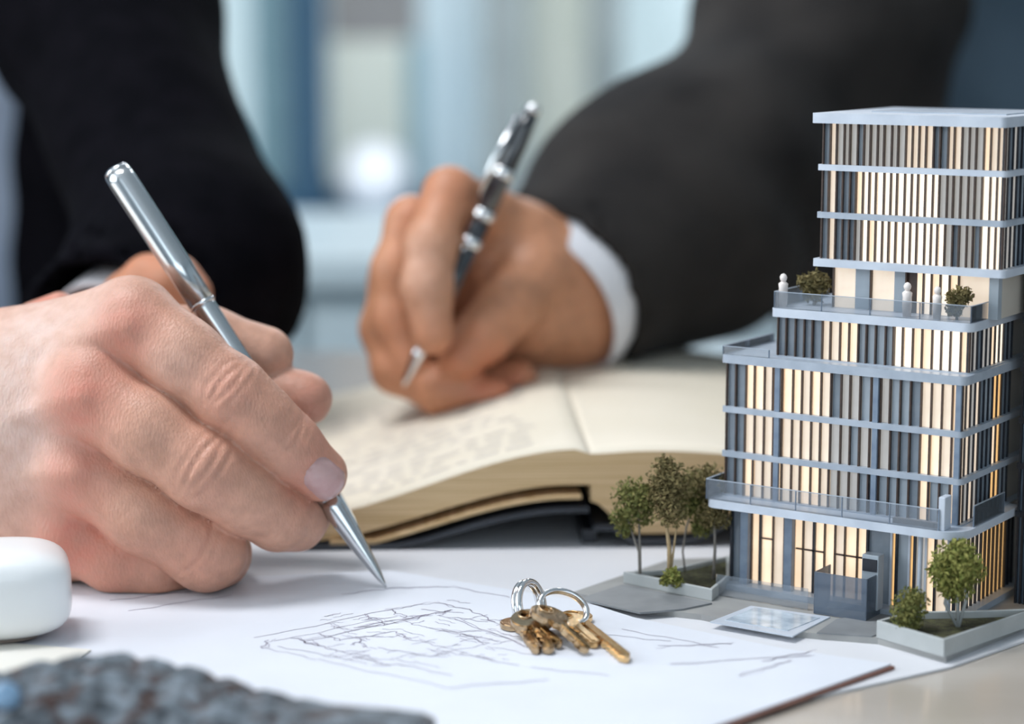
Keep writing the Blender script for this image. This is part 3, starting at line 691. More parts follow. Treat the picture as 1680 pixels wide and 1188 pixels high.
for (pu, pv_) in ((.0795, -.0045), (.0895, -.0020)): MB().lathe([(0, .0009), (.0304, .0009)], (pu, pv_, gz0), (pu, pv_, 1), 10).build('round_column', M['slabw'], g, smooth=True)
# kiosk and glass box at the entrance
MB().box(.0585, .0650, -.008, -.003, .0046, .0250).build('kiosk', M['p6'], g, bevel=.0003)
MB().box(.0590, .0645, -.0085, -.008, .0190, .0235).build('kiosk_screen', M['findark'], g)
for (a, b, c, d) in ((.0440, .0640, -.0160, -.0156), (.0436, .0440, -.0160, -.003), (.0640, .0644, -.0160, -.003)):
    MB().box(a, b, c, d, .0024, .0180).build('entrance_glass', M['dglass'], bd)
MB().box(.0020, .0400, -.0135, -.0132, .0024, .0105).build('entrance_glass', M['rail'], bd)
# balcony
roundslab(-.0050, .0975, -.0110, .046, .0350, .0380, .009).build('balcony_slab', M['slabw'], bd, autosmooth=R(40))
def rail(pts, z0, h, m='rail', posts=True, name='glass_railing'):
    for (a, b) in zip(pts[:-1], pts[1:]):
        a_ = np.array(a); b_ = np.array(b); d = (b_-a_)/np.linalg.norm(b_-a_); n_ = np.array([-d[1], d[0]])*.0002
        q = [a_-n_, b_-n_, b_+n_, a_+n_]
        o = MB().prism([tuple(x) for x in q], z0, z0+h).build(name, M[m], bd)
        n_ = n_*1.6; q = [a_-n_, b_-n_, b_+n_, a_+n_]
        MB().prism([tuple(x) for x in q], z0+h, z0+h+.00022).build('handrail', M['slab'], o)
        k = max(1, int(np.linalg.norm(b_-a_)/.016))
        for i in range(k+1): p = a_+(b_-a_)*i/k; MB().box(p[0]-.0002, p[0]+.0002, p[1]-.0002, p[1]+.0002, z0, z0+h).build('rail_post', M['steel'], o)
rail([(-.0046, .030), (-.0046, -.0100), (.0885, -.0105)], .0380, .0075)
rail([(.0965, .0020), (.0968, .030)], .0380, .0075)
MB().box(.0880, .0905, -.0100, -.0040, .0380, .0500).build('corner_pylon', M['slabw'], bd, bevel=.0003)
MB().box(.0700, .0880, -.0080, -.0060, .0380, .0400).build('bench', M['taupe'], bd)
# upper storeys of the lower block
posts = (.0195, .0590, .0905)
for z0_, z1_ in ((.0380, .0530), (.0530, .0700), (.0700, .0888)):
    storey('s', LU0, LU1, 0, V1, z0_, z1_, .0022 if z0_ > .04 else .0004, 'slab', lowseq, side, posts=posts)
roundslab(LU0-.0015, LU1+.0020, -.0016, V1, .0888, .0920, .003).build('terrace_slab', M['slab'], bd, autosmooth=R(40))
rail([(LU0-.001, .040), (LU0-.001, -.001), (.016, -.001)], .0920, .0030)
# mid block
midseq = [(0, .24, slate), (.24, .45, cream), (.45, .60, [('p6', 1)]), (.60, 1.1, bright)]
storey('m', .0157, .0910, .006, V1, .0920, .1070, .0003, 'slab', midseq, [(0, .5, dim), (.5, .8, bright), (.8, 1.2, slate)], step=.0036)
roundslab(.0140, .0930, .0035, V1, .1070, .1102, .004).build('terrace_slab', M['slabw'], bd, autosmooth=R(40))
rail([(.0150, .050), (.0150, .0045), (.0920, .0045), (.0925, .030)], .1102, .0060)
# recessed penthouse level
ph = MB().box(.0330, .0960, .0205, V1, .1102, .1258).build('penthouse_core', M['core'], bd)
for (a, b, m) in ((.0320, .0405, 'p2'), (.0405, .0465, 'p6'), (.0475, .0560, 'p2'), (.0560, .0610, 'p6'), (.0610, .0650, 'fin'), (.0650, .0675, 'p1'), (.0680, .0705, 'p0'), (.0710, .0740, 'p1'), (.0745, .0775, 'p0'), (.078, .081, 'p1'), (.0815, .0930, 'p2')):
    pane(ph, a, b, .0196, .1102, .1258, m)
for u_ in (.0320, .0470, .0610, .0677, .0708, .0742, .0777, .0812): fin(ph, u_, .0190, .1102, .1258, 'fin')
MB().box(.0930, .0965, .0180, .0215, .1102, .1258).build('column', M['p6'], ph)
# tower
twseq = [[(0, .04, slate), (.04, .09, cream), (.09, .18, slate), (.18, .22, [('p3', 1)]), (.22, .68, bright), (.68, .90, dim), (.90, 1.1, bright)],
         [(0, .04, slate), (.04, .09, cream), (.09, .20, slate), (.20, .66, bright), (.66, .90, [('p3', 3), ('p2', 1)]), (.90, 1.1, bright)],
         [(0, .04, slate), (.04, .09, cream), (.09, .45, [('p3', 3), ('p6', 1)]), (.45, .62, [('p2', 1), ('p3', 1)]), (.62, .70, slate), (.70, .90, [('p2', 1), ('p3', 1)]), (.90, 1.1, cream)]]
TU0, TU1 = .0285, .0985
for i, (z0_, z1_) in enumerate(((.1258, .1437), (.1437, .1612), (.1612, .1785))):
    storey('t', TU0, TU1, .0145, V1, z0_, z1_, .0028 if i == 0 else .0022, 'slabw' if i != 1 else 'slab', twseq[i], [(0, .4, dim), (.4, .7, slate), (.7, 1.2, slate)], step=.00265, over=.0022 if i == 0 else .0014)
MB().box(TU0-.0022, TU0-.0014, .0190, .0260, .1290, .1600).build('side_screen', M['rail'], bd)
roundslab(TU0-.0030, TU1+.0010, .0110, V1+.002, .1785, .1822, .002).build('roof', M['slabw'], bd, autosmooth=R(40))
MB().box(TU0+.012, TU1-.006, .030, V1-.010, .1822, .1826).build('roof_panel', M['slab'], bd)
# dark slatted stair tower on the right flank
st_ = MB().box(.0985, .1140, .0400, V1, .0022, .1800).build('stair_tower', M['slate'], bd)
for i in range(9): fin(st_, .0990+.0018*i, .0394, .0022, .1810, 'findark', w_=.0007, d_=.0012)
for z_ in (.0350, .053, .070, .089, .107, .126, .144, .161): MB().box(.0980, .1142, .0386, .0400, z_, z_+.0022).build('band', M['findark'], st_)

def bw(u, v, z): p = np.array(BO[:2])+ua*u+vb*v; return (float(p[0]), float(p[1]), z+Z0)
# planters ------------------------------------------------------------
def planter(pts, h, t, label, soil_h):
    p = empty('planter', (BO[0], BO[1], Z0), -TH, label, 'planter', 'planters of the building model')
    k = len(pts); ar = sum(pts[i][0]*pts[(i+1) % k][1]-pts[(i+1) % k][0]*pts[i][1] for i in range(k))
    if ar < 0: pts = pts[::-1]
    inn = []
    for i in range(k):
        a, b, c = (np.array(pts[i-1]), np.array(pts[i]), np.array(pts[(i+1) % k])); d1 = (b-a)/np.linalg.norm(b-a); d2 = (c-b)/np.linalg.norm(c-b)
        n1 = np.array([-d1[1], d1[0]]); n2 = np.array([-d2[1], d2[0]]); m_ = n1+n2; m_ = m_/max(.3, (m_@n1)); inn.append(tuple(b+m_*t))
    mb = MB(); z0 = .0022; V = [(x, y, z0) for x, y in pts]+[(x, y, h) for x, y in pts]+[(x, y, h) for x, y in inn]+[(x, y, z0) for x, y in inn]
    mb.v = V
    for i in range(k):
        j = (i+1) % k; mb.f += [(i, j, k+j, k+i), (k+i, k+j, 2*k+j, 2*k+i), (2*k+i, 2*k+j, 3*k+j, 3*k+i), (3*k+i, 3*k+j, j, i)]
    mb.build('rim', M['rim'], p, bevel=.0003)
    MB().prism(inn, z0, soil_h).build('soil', M['soil'], p); return p
lpts = [uv(1022, 962, .002), uv(1168, 992, .002), uv(1197, 968, .002), uv(1197, 918, .006), uv(1092, 942, .006)]
planter(lpts, .0068, .0014, 'grey planter with moss under the four thin trees', .0050)
rpts = [uv(1437, 1052, .002), uv(1548, 1085, .002), uv(1700, 1030, .002), (.113, .012), (.098, -.001), (.080, -.0150)]
planter(rpts, .0085, .0014, 'grey angular planter at the right front corner of the model', .0060)
# vegetation --------------------------------------------------------------
M['leaf'] = mat('olive_foliage', (.085, .105, .022), (.24, .22, .06), 500, .8)
M['leaf2'] = mat('brownish_foliage', (.13, .11, .04), (.26, .20, .08), 500, .8)
M['leaf3'] = mat('mossy_foliage', (.14, .17, .03), (.32, .30, .08), 500, .8)
M['bark'] = mat('grey_bark', (.20, .18, .16), (.28, .25, .22), 500, .8)
M['wood'] = mat('bamboo_stick', (.42, .30, .16), (.5, .36, .2), 300, .7)
def crown(blobs, nleaf, size, seed):
    r = np.random.default_rng(seed); mb = MB(); tot = sum(b[3]**2 for b in blobs)
    for (x, y, z, rad) in blobs:
        for _ in range(int(nleaf*2.7*rad**2/tot)):
            d = r.normal(size=3); d /= np.linalg.norm(d); p = np.array([x, y, z])+d*rad*1.24*r.uniform(.3, 1.08)*np.array([1, 1, .95])
            a = r.normal(size=3); a /= np.linalg.norm(a); b = np.cross(a, r.normal(size=3)); b /= np.linalg.norm(b); s = size*r.uniform(.6, 1.3); n0 = len(mb.v); c = np.cross(a, b)*s*.3
            mb.v += [tuple(p-a*s), tuple(p-b*s*.55+c), tuple(p+a*s), tuple(p+b*s*.55+c)]; mb.f.append((n0, n0+1, n0+2, n0+3))
    return mb
def tree(name, base, blobs, trunks, lab, leafm='leaf', nleaf=560, size=.00105, group='miniature trees of the model', barkm='bark', cat='tree'):
    t = empty(name, tuple(base), 0, lab, cat, group); b0 = np.array(base)
    tr = MB()
    for pts, rad in trunks:
        tr.tube([np.array(p)-b0 for p in pts], rad, 7)
    tr.build('trunk', M[barkm], t, smooth=True)
    crown([(*(np.array(b[:3])-b0), b[3]) for b in blobs], nleaf, size, len(lab)).build('foliage', M[leafm], t); return t
def A(px, py, Y): return tuple(at(px, py, Y))
def YG(px, py, z=.0062): return onz(px, py, z)
def tree_px(name, bpx, blobs, stems, lab, **k):
    b = YG(*bpx); Y = b[1]
    bl = [(*A(x, y, Y+dy), r) for x, y, r, dy in blobs]
    tr = [([tuple(b) if i == 0 else A(x, y, Y+dy) for i, (x, y, dy) in enumerate(pts)], rad) for pts, rad in stems]
    return tree(name, b, bl, tr, lab, **k)
tree_px('miniature_tree', (1050, 948), [(1036, 815, .0062, 0), (1052, 840, .0052, .003), (1022, 848, .0042, 0), (1064, 815, .0045, -.002), (1026, 868, .0030, 0)],
        [([(1050, 948, 0), (1048, 905, 0), (1036, 872, 0), (1028, 845, 0)], [.0006, .0005, .0004, .0003]), ([(1050, 948, 0), (1050, 900, 0), (1048, 850, .001)], [.0006, .0005, .0003])], 'leftmost thin tree with a loose olive crown')
tree_px('miniature_tree', (1098, 955), [(1094, 782, .0058, 0), (1108, 800, .0062, .003), (1082, 812, .0048, 0), (1100, 840, .0052, -.002), (1092, 762, .0034, 0)],
        [([(1098, 955, 0), (1098, 900, 0), (1092, 850, 0)], [.0009, .0009, .0005]), ([(1098, 885, 0), (1112, 850, 0)], [.0006, .0003])], 'tallest tree of the left planter with a thick tan trunk', barkm='wood', leafm='leaf2', nleaf=700)
tree_px('miniature_tree', (1124, 938), [(1138, 800, .0062, .002), (1150, 826, .0056, 0), (1128, 832, .0044, 0), (1152, 865, .0036, 0)],
        [([(1124, 938, 0), (1120, 905, 0), (1126, 865, 0), (1136, 835, 0)], [.0004, .0004, .0004, .0003])], 'bushy tree between the tan trunked tree and the model', nleaf=700)
tree_px('miniature_tree', (1170, 950), [(1160, 790, .0060, .006), (1174, 808, .0050, .006), (1168, 845, .0046, 0), (1182, 850, .0036, 0)],
        [([(1170, 950, 0), (1173, 900, 0), (1172, 850, 0)], [.0007, .0006, .0004])], 'tree standing right against the left facade of the model', leafm='leaf2')
tree_px('miniature_shrub', (1102, 962), [(1102, 945, .0026, 0), (1092, 952, .0018, 0), (1114, 956, .0018, 0)], [([(1102, 962, 0), (1102, 950, 0)], .0004)], 'tiny moss tuft at the foot of the tan trunk', leafm='leaf3', nleaf=160, group='miniature shrubs of the model', cat='shrub')
tree_px('miniature_shrub', (1494, 1038), [(1494, 994, .0052, 0), (1488, 1014, .0048, 0), (1500, 985, .0036, 0), (1490, 1030, .0032, 0)], [([(1494, 1038, 0), (1494, 1000, 0)], .0006)], 'round bush at the front of the right planter', nleaf=620, size=.0008, group='miniature shrubs of the model', cat='shrub')
tree_px('miniature_tree', (1572, 1032), [(1568, 925, .0070, 0), (1552, 940, .0052, 0), (1586, 935, .0054, .003), (1570, 960, .0050, 0), (1576, 908, .0042, 0), (1556, 965, .0032, 0)],
        [([(1572, 1032, 0), (1570, 985, 0), (1566, 950, 0)], [.0007, .0006, .0005]), ([(1585, 1028, 0), (1586, 980, 0), (1578, 950, 0)], [.0006, .0006, .0004]), ([(1548, 1036, 0), (1550, 990, 0), (1556, 960, 0)], [.0006, .0006, .0004])],
        'full olive tree with pale stems in the right planter', leafm='leaf3', nleaf=1100, barkm='rim')
def tu(name, u, v, z, blobs, lab, **k):
    b = np.array(bw(u, v, z)); tree(name, b, [(*(b+np.array([dx, dy, dz])), r) for dx, dy, dz, r in blobs], [([b, b+np.array([0, 0, .003])], .0005)], lab, group='miniature shrubs of the model', cat='shrub', **k)
tu('miniature_shrub', .0235, .020, .1102, [(0, 0, .0085, .0040), (-.003, 0, .0085, .0030), (.0035, 0, .0080, .0030), (0, 0, .004, .003)], 'rounded bush on the left of the upper terrace', leafm='leaf2', nleaf=300)
tu('miniature_shrub', .0840, .0110, .1102, [(0, 0, .0078, .0034), (.0025, 0, .0090, .0026), (-.001, 0, .0040, .0026)], 'brownish bush on the right of the upper terrace', leafm='leaf2', nleaf=260)
# tiny white figures on the terrace
def figure(u, v, z, h, lab):
    o = empty('miniature_figure', bw(u, v, z), 0, lab, 'figure', 'miniature figures on the terrace'); s = h/.0115
    MB().lathe([(0, .0013*s), (.0035*s, .0016*s), (.0065*s, .0015*s), (.0080*s, .0017*s), (.0088*s, .0008*s)], (0, 0, 0), (0, 0, 1), 12).build('robe', M['figure'], o, smooth=True)
    MB().lathe([(.0086*s, .0006*s), (.0093*s, .0011*s), (.0102*s, .0013*s), (.0111*s, .0009*s), (.0115*s, .0002*s)], (0, 0, 0), (0, 0, 1), 12).build('head', M['figure'], o, smooth=True)
figure(.0165, .0085, .1102, .0125, 'white figure at the left end of the upper terrace')
figure(.0660, .0085, .1102, .0125, 'slim white figure before the lit penthouse windows')
figure(.0775, .0085, .1102, .0118, 'white figure beside the brownish terrace bush')

# ================================================================== PEOPLE
def skinmat(name, base, pale, red, bump=.26, fine=1000):
    m = bpy.data.materials.new(name); m.use_nodes = True; n = m.node_tree.nodes; L = m.node_tree.links; b = n['Principled BSDF']
    t = n.new('ShaderNodeTexCoord'); at_ = n.new('ShaderNodeAttribute'); at_.attribute_name = 'red'; at2 = n.new('ShaderNodeAttribute'); at2.attribute_name = 'pale'
    nz = n.new('ShaderNodeTexNoise'); nz.inputs['Scale'].default_value = 170; nz.inputs['Detail'].default_value = 6; L.new(t.outputs['Object'], nz.inputs['Vector'])
    nb2 = n.new('ShaderNodeTexNoise'); nb2.inputs['Scale'].default_value = 700; nb2.inputs['Detail'].default_value = 4; L.new(t.outputs['Object'], nb2.inputs['Vector'])
    r0 = n.new('ShaderNodeValToRGB'); r0.color_ramp.elements[0].position = .3; r0.color_ramp.elements[1].position = .72
    r0.color_ramp.elements[0].color = (*[x*.86 for x in base], 1); r0.color_ramp.elements[1].color = (*[min(1, x*1.10) for x in base], 1); L.new(nz.outputs['Fac'], r0.inputs[0])
    def mixc(fac, a, bcol):
        mx = n.new('ShaderNodeMix'); mx.data_type = 'RGBA'; L.new(fac, mx.inputs['Factor']); L.new(a, mx.inputs['A']); mx.inputs['B'].default_value = (*bcol, 1); return mx.outputs['Result']
    def mul(a, bs, add=0):
        q = n.new('ShaderNodeMath'); q.operation = 'MULTIPLY_ADD'; q.use_clamp = True; L.new(a, q.inputs[0]); L.new(bs, q.inputs[1]); q.inputs[2].default_value = add; return q.outputs[0]
    rr = n.new('ShaderNodeMapRange'); rr.inputs[1].default_value = .25; rr.inputs[2].default_value = .75; rr.inputs[3].default_value = .5; rr.inputs[4].default_value = 1.1; L.new(nz.outputs['Fac'], rr.inputs[0])
    c = mixc(mul(at2.outputs['Fac'], rr.outputs[0]), r0.outputs[0], pale); c = mixc(mul(at_.outputs['Fac'], rr.outputs[0]), c, red)
    L.new(c, b.inputs['Base Color'])
    b.inputs['Roughness'].default_value = .48; b.inputs['Specular IOR Level'].default_value = .42
    b.inputs['Subsurface Weight'].default_value = .14; b.inputs['Subsurface Radius'].default_value = (1, .36, .18); b.inputs['Subsurface Scale'].default_value = .0016
    vo = n.new('ShaderNodeTexVoronoi'); vo.inputs['Scale'].default_value = fine; mp = n.new('ShaderNodeMapping'); mp.inputs['Scale'].default_value = (1.0, 1.0, .42); mp.inputs['Rotation'].default_value = (0, R(35), 0)
    L.new(t.outputs['Object'], mp.inputs[0]); L.new(mp.outputs[0], vo.inputs['Vector'])
    ad = n.new('ShaderNodeMath'); ad.operation = 'ADD'; L.new(vo.outputs['Distance'], ad.inputs[0]); L.new(nb2.outputs['Fac'], ad.inputs[1])
    bp_ = n.new('ShaderNodeBump'); bp_.inputs['Strength'].default_value = bump; bp_.inputs['Distance'].default_value = .0006; L.new(ad.outputs[0], bp_.inputs['Height']); L.new(bp_.outputs[0], b.inputs['Normal'])
    return m
M['skinA'] = skinmat('skin_fair', (.62, .335, .235), (.70, .53, .47), (.58, .19, .135))
M['skinB'] = skinmat('skin_tanned', (.55, .255, .140), (.60, .38, .29), (.50, .17, .090), bump=.15)
M['nail'] = mat('finger_nail', (.52, .30, .285), (.58, .37, .35), 150, .25, sss=.1, coat=.3)

def gauss(V, pts):
    a = np.zeros(len(V))
    for c, s, k in pts: a += k*np.exp(-((V-c)**2).sum(1)/(2*s*s))
    return np.clip(a, 0, 1)
def setattr_(me, name, arr):
    a = me.attributes.new(name, 'FLOAT', 'POINT'); a.data.foreach_set('value', arr.astype(np.float32))

# ---- hand holding the silver pen ------------------------------------
fA = dict(
    index=px4([(222, 530, .793, .0164), (300, 587, .786, .0141), (378, 648, .7815, .0138), (425, 690, .7825, .0128), (470, 731, .7855, .0120), (525, 778, .7905, .0104)]),
    middle=px4([(150, 645, .785, .0168), (240, 708, .777, .0145), (334, 770, .7745, .0143), (400, 815, .779, .0130), (456, 850, .7875, .0115), (488, 856, .797, .0100), (512, 846, .8045, .0075)]),
    ring=px4([(138, 768, .787, .0156), (235, 845, .7805, .0136), (338, 905, .7835, .0140), (352, 908, .797, .0128), (352, 900, .812, .0115)]),
    pinky=px4([(122, 878, .793, .0138), (190, 918, .790, .0120), (255, 932, .7915, .0112), (290, 936, .799, .0105), (300, 936, .812, .0098)]),
    thumb=px4([(60, 600, .846, .020), (230, 560, .838, .0165), (340, 560, .834, .0130), (434, 582, .8335, .0114)]),
    thumbtip=px4([(425, 640, .832, .0098), (470, 648, .8305, .0096), (501, 655, .829, .0106)]))
wr = [at(-30, 596, .818), at(-30, 690, .812), at(-30, 775, .816), at(-30, 850, .826)]
elbA = np.array([-.56, 1.04, .075])
def handA(P):
    fi = {k: chain(P, v, .006) for k, v in fA.items()}
    # dorsum: metacarpals to the wrist
    pal = None
    for (k, w_, rw) in (('index', wr[0], .0150), ('middle', wr[1], .0185), ('ring', wr[2], .0185), ('pinky', wr[3], .0160)):
        a, r = fA[k][0]; c = cap(P, a+np.array([-.004, .006, 0]), w_, r*.96, rw); pal = c if pal is None else smin(pal, c, .020)
    pal = smin(pal, ell(P, at(90, 720, .815), (.032, .020, .042)), .020)      # body of the hand
    pal = smin(pal, cap(P, at(120, 600, .838), at(-30, 680, .835), .020, .024), .015)   # ball of the thumb, far side
    pal = smin(pal, cap(P, at(110, 890, .806), at(-30, 840, .832), .0145, .021), .012)   # little finger side
    arm = cap(P, np.array(at(-30, 690, .828)), elbA, .0335, .044); arm = smin(arm, cap(P, np.array(at(-30, 810, .83)), elbA, .022, .040), .02)
    pal = smin(pal, arm, .03)
    f = smin(fi['index'], fi['middle'], .0007); f = smin(f, fi['ring'], .0007); f = smin(f, fi['pinky'], .0007)
    d = smin(pal, f, .0075); d = smin(d, smin(fi['thumb'], fi['thumbtip'], .0022), .003)
    d = smin(d, cap(P, at(58, 524, .852), at(98, 503, .848), .0075, .0060), .003)
    # tendons towards the knuckles
    for k, w_ in (('index', wr[0]), ('middle', wr[1]), ('ring', wr[2])):
        a, r = fA[k][0]; a2_ = a+np.array([0, -r*.86, .001]); b2_ = a+(w_-a)*.62+np.array([0, -.0155, 0]); d = smin(d, cap(P, a2_, b2_, .0022, .0008), .007)
    # joint creases
    for j, tdir, rad, offs in creasesA:
        q = P-j; s = q@tdir; rr = np.linalg.norm(q, axis=1); m_ = np.exp(-(rr/(rad*1.15))**4); lat = np.linalg.norm(q-s[:, None]*tdir, axis=1)
        for s0, am, w_ in offs: d = d + am*.85*m_*np.exp(-((s-s0*(1.25-.5*(lat/rad)**2)-.0004*np.sin(lat*420+s0*900))/w_)**2)
    # nail fold
    q = P-nailc; e_ = np.sqrt((q@nailt/.0084)**2+(q@nails/.0070)**2); d = d+.0007*np.exp(-((e_-1.0)/.10)**2)*np.exp(-(q@nailn/.009)**2)*(q@nailt < .004)
    d = np.maximum(d, -cap(P, tip, top, .0046, .0053))
    d = np.maximum(d, .0031-P[:, 2])
    return d
def tdirf(f, i): a = fA[f][i-1][0]; b = fA[f][i+1][0]; return (b-a)/np.linalg.norm(b-a)
cr3 = [(-.0042, .0006, .0009), (-.0015, .0009, .0009), (.0016, .0009, .0010), (.0046, .0006, .0009)]
creasesA = [(np.array(at(374, 628, .769)), tdirf('index', 2), .012, cr3), (np.array(at(470, 724, .776)), tdirf('index', 4), .010, [(-.002, .0007, .0009), (.0012, .0009, .0009), (.0038, .0005, .0008)]),
            (np.array(at(340, 762, .761)), tdirf('middle', 2), .0145, [(-.0062, .0006, .001), (-.003, .0011, .0010), (.0008, .0010, .0010), (.0044, .0011, .0010)]),
            (np.array(at(470, 850, .778)), tdirf('middle', 4), .009, [(-.001, .0007, .0009), (.0016, .0006, .0009)]),
            (np.array(at(330, 905, .770)), tdirf('ring', 2), .012, [(-.0035, .0005, .0009), (0, .0011, .0010), (.003, .0006, .0009)])]
td = fA['index'][5][0]-fA['index'][4][0]; nailn = np.array([.36, -.90, .16]); nailn /= np.linalg.norm(nailn); nailc = np.array(at(537, 786, .780))
nailt = td-nailn*(td@nailn); nailt /= np.linalg.norm(nailt); nails = np.cross(nailn, nailt)
# shallow dents between neighbouring knuckles
lo = np.array([-.40, .742, .0]); hi = np.array([-.050, .935, .150])
V, Q = implicit(handA, lo, hi, .00095)
me = npmesh('hand', V, Q)
mc = {k: v[0][0] for k, v in fA.items()}
near_ = np.array([0, -.012, 0])
setattr_(me, 'red', gauss(V, [(mc['index']+near_, .009, .85), (mc['middle']+near_, .011, .95), (mc['ring']+near_, .010, .7), (mc['pinky']+near_, .010, 1.0), (at(372, 630, .769), .010, .35), (at(340, 762, .761), .011, .25), (at(540, 700, .78), .014, .35), (at(520, 800, .78), .009, .45), (at(510, 655, .822), .010, .5), (at(80, 510, .845), .010, .9), (at(330, 905, .77), .010, .3), (at(200, 930, .78), .014, .35)]))
setattr_(me, 'pale', gauss(V, [(at(90, 560, .80), .013, .8), (at(30, 640, .80), .020, .8), (at(170, 500, .79), .009, .6), (at(30, 780, .80), .018, .5), (at(80, 700, .79), .012, .5), (at(280, 600, .772), .010, .25)]))
pa = empty('person', (-.5, 1.58, FZ), 0, 'person in a black jacket writing with the silver pen', 'person')
def adopt(o, p):
    o.parent = p; o.matrix_parent_inverse = Matrix.Translation(-Vector(p.location)); return o
hA = adopt(link('hand', me, M['skinA']), pa); hA['label'] = 'fair hand gripping the silver pen'
def nail(fn, c, nrm_, tdir, ln, wd, parent, name='nail'):
    nrm_ = np.array(nrm_, float); nrm_ /= np.linalg.norm(nrm_); tdir = np.array(tdir, float); tdir -= nrm_*(tdir@nrm_); tdir /= np.linalg.norm(tdir); s = np.cross(nrm_, tdir)
    N1, N2 = 17, 13; pts = []; rel = []
    for i in range(N1):
        for j in range(N2):
            a = -1+2*i/(N1-1); b = -1+2*j/(N2-1); bb = b*math.sqrt(max(0, 1-abs(a)**3.0*(.80 if a > 0 else .88)))
            pts.append(np.array(c)+tdir*a*ln+s*bb*wd+nrm_*.012); rel.append((a, b))
    Pn = np.array(pts)
    for _ in range(40):
        dd_ = fn(Pn); Pn = Pn - nrm_*np.clip(dd_, -.002, .002)[:, None]*.8
    off = np.array([.00085*(1-max(abs(a), abs(b))**6)-.00010 for a, b in rel]); Pn = Pn+nrm_*off[:, None]
    m = MB(); m.v = [tuple(p) for p in Pn]; m.f = [(i*N2+j, (i+1)*N2+j, (i+1)*N2+j+1, i*N2+j+1) for i in range(N1-1) for j in range(N2-1)]
    o = m.build(name, M['nail'], None, smooth=True); o.parent = parent; return o
nail(handA, nailc, nailn, td, .0086, .0070, hA)

# ---- resting second hand of the same person --------------------------
def handA2(P):
    d = cap(P, at(150, 575, .975), at(235, 520, .935), .024, .020)
    ks = [(272, 478), (292, 500), (300, 526), (304, 550)]
    for i, (x, y) in enumerate(ks):
        k = at(x, y, .925-.002*i); c = chain(P, [(at(225, 512+12*i, .935), .013), (k, .0110), (at(x+32, y+40, .925), .0105), (at(x+10, y+66, .935), .0095)], .006); d = smin(d, c, .004)
    d = smin(d, chain(P, [(at(215, 488, .93), .012), (at(244, 458, .925), .0098), (at(290, 456, .918), .0090), (at(318, 478, .916), .0080)], .006), .007)
    return np.maximum(d, .0031-P[:, 2])
V, Q = implicit(handA2, (-.26, .86, .0), (-.10, 1.03, .16), .0016); me = npmesh('hand', V, Q)
setattr_(me, 'red', np.full(len(V), .55)); setattr_(me, 'pale', np.zeros(len(V)))
h2 = adopt(link('hand', me, M['skinB']), pa); h2['label'] = 'second hand resting out of focus behind the pen'

# ---- jacket of the person with the silver pen ------------------------
def wav(P, f, s): return np.sin(P[:, 0]*f+P[:, 2]*f*.7+1.3*np.sin(P[:, 1]*f*.6+s))*np.sin(P[:, 2]*f*.8-P[:, 1]*f*.5+s)
shA = np.array([-.69, 1.46, .40]); wA = np.array(at(-75, 690, .862)); dA = (elbA-wA)/np.linalg.norm(elbA-wA)
shA2 = np.array([-.315, 1.50, .43]); elA2 = np.array(at(318, 440, 1.07)); wA2 = np.array(at(175, 560, .985))
def jackA(P):
    d = chain(P, [(shA, .085), (elbA, .066), (wA, .050)], .05)
    d = np.maximum(d, -((P-wA)@dA)); inner = cap(P, wA-dA*.05, wA+dA*.09, .045, .045); d = np.maximum(d, -inner)
    e = chain(P, [(shA2, .082), (np.array(at(165, 20, 1.26)), .060), (elA2, .0480), (wA2, .044)], .04)
    dw = (elA2-wA2)/np.linalg.norm(elA2-wA2); e = np.maximum(e, -((P-wA2)@dw)-.0); e = np.maximum(e, -cap(P, wA2-dw*.04, wA2+dw*.06, .038, .038))
    t = ell(P, (-.50, 1.60, .12), (.225, .125, .42)); op = np.maximum(np.abs(P[:, 0]+.470)-(.130+.06*(P[:, 2]-.2)), P[:, 1]-1.60); t = np.maximum(t, -op)
    t = smin(t, ell(P, (-.295, 1.53, .10), (.045, .045, .36)), .02)
    t = smin(t, ell(P, (-.50, 1.60, .43), (.23, .10, .07)), .05)
    return smin(smin(d, t, .06), smin(e, t, .03), .02) + .0028*wav(P, 55, .4)
V, Q = implicit(jackA, (-.82, .84, -.40), (-.06, 1.78, .54), .0065); V[:, 2] = np.where((V[:, 2] < .0016) & (V[:, 1] < 1.46), .0016+0*V[:, 2], V[:, 2])
adopt(link('jacket', npmesh('jacket', V, Q), M['jacketA']), pa)
def shirtA(P): return np.minimum(ell(P, (-.50, 1.605, .12), (.205, .108, .44)), cap(P, np.array([-.5, 1.6, .5]), np.array([-.5, 1.59, .58]), .06, .058))
V, Q = implicit(shirtA, (-.75, 1.46, -.36), (-.25, 1.75, .66), .008); adopt(link('shirt', npmesh('shirt', V, Q), M['shirtA']), pa)
def cuff(name, c, d_, r, ln, m, parent, th=.0022):
    c = np.array(c); d_ = np.array(d_)/np.linalg.norm(d_)
    o = MB(); u = Vector(d_).orthogonal().normalized(); b = Vector(d_).cross(u); seg = 48; prof = [(0, r-th), (-.0006, r-th*.5), (0, r), (ln*.5, r+.0006), (ln, r), (ln, r-th), (ln*.5, r-th)]
    for t, rr in prof:
        for k in range(seg): a = 2*math.pi*k/seg; o.v.append(tuple(Vector(c)+Vector(d_)*t+(u*math.cos(a)+b*math.sin(a))*rr))
    n_ = len(prof)
    for i in range(n_):
        j = (i+1) % n_
        for k in range(seg): l = (k+1) % seg; o.f.append((i*seg+k, i*seg+l, j*seg+l, j*seg+k))
    return adopt(o.build(name, m, None, smooth=True), parent)
cuff('shirt_cuff', wA-dA*.016, dA, .0462, .05, M['cuffA'], pa)
dw2 = elA2-wA2; cuff('shirt_cuff', wA2-dw2/np.linalg.norm(dw2)*.002, dw2, .030, .04, M['cuffA'], pa)

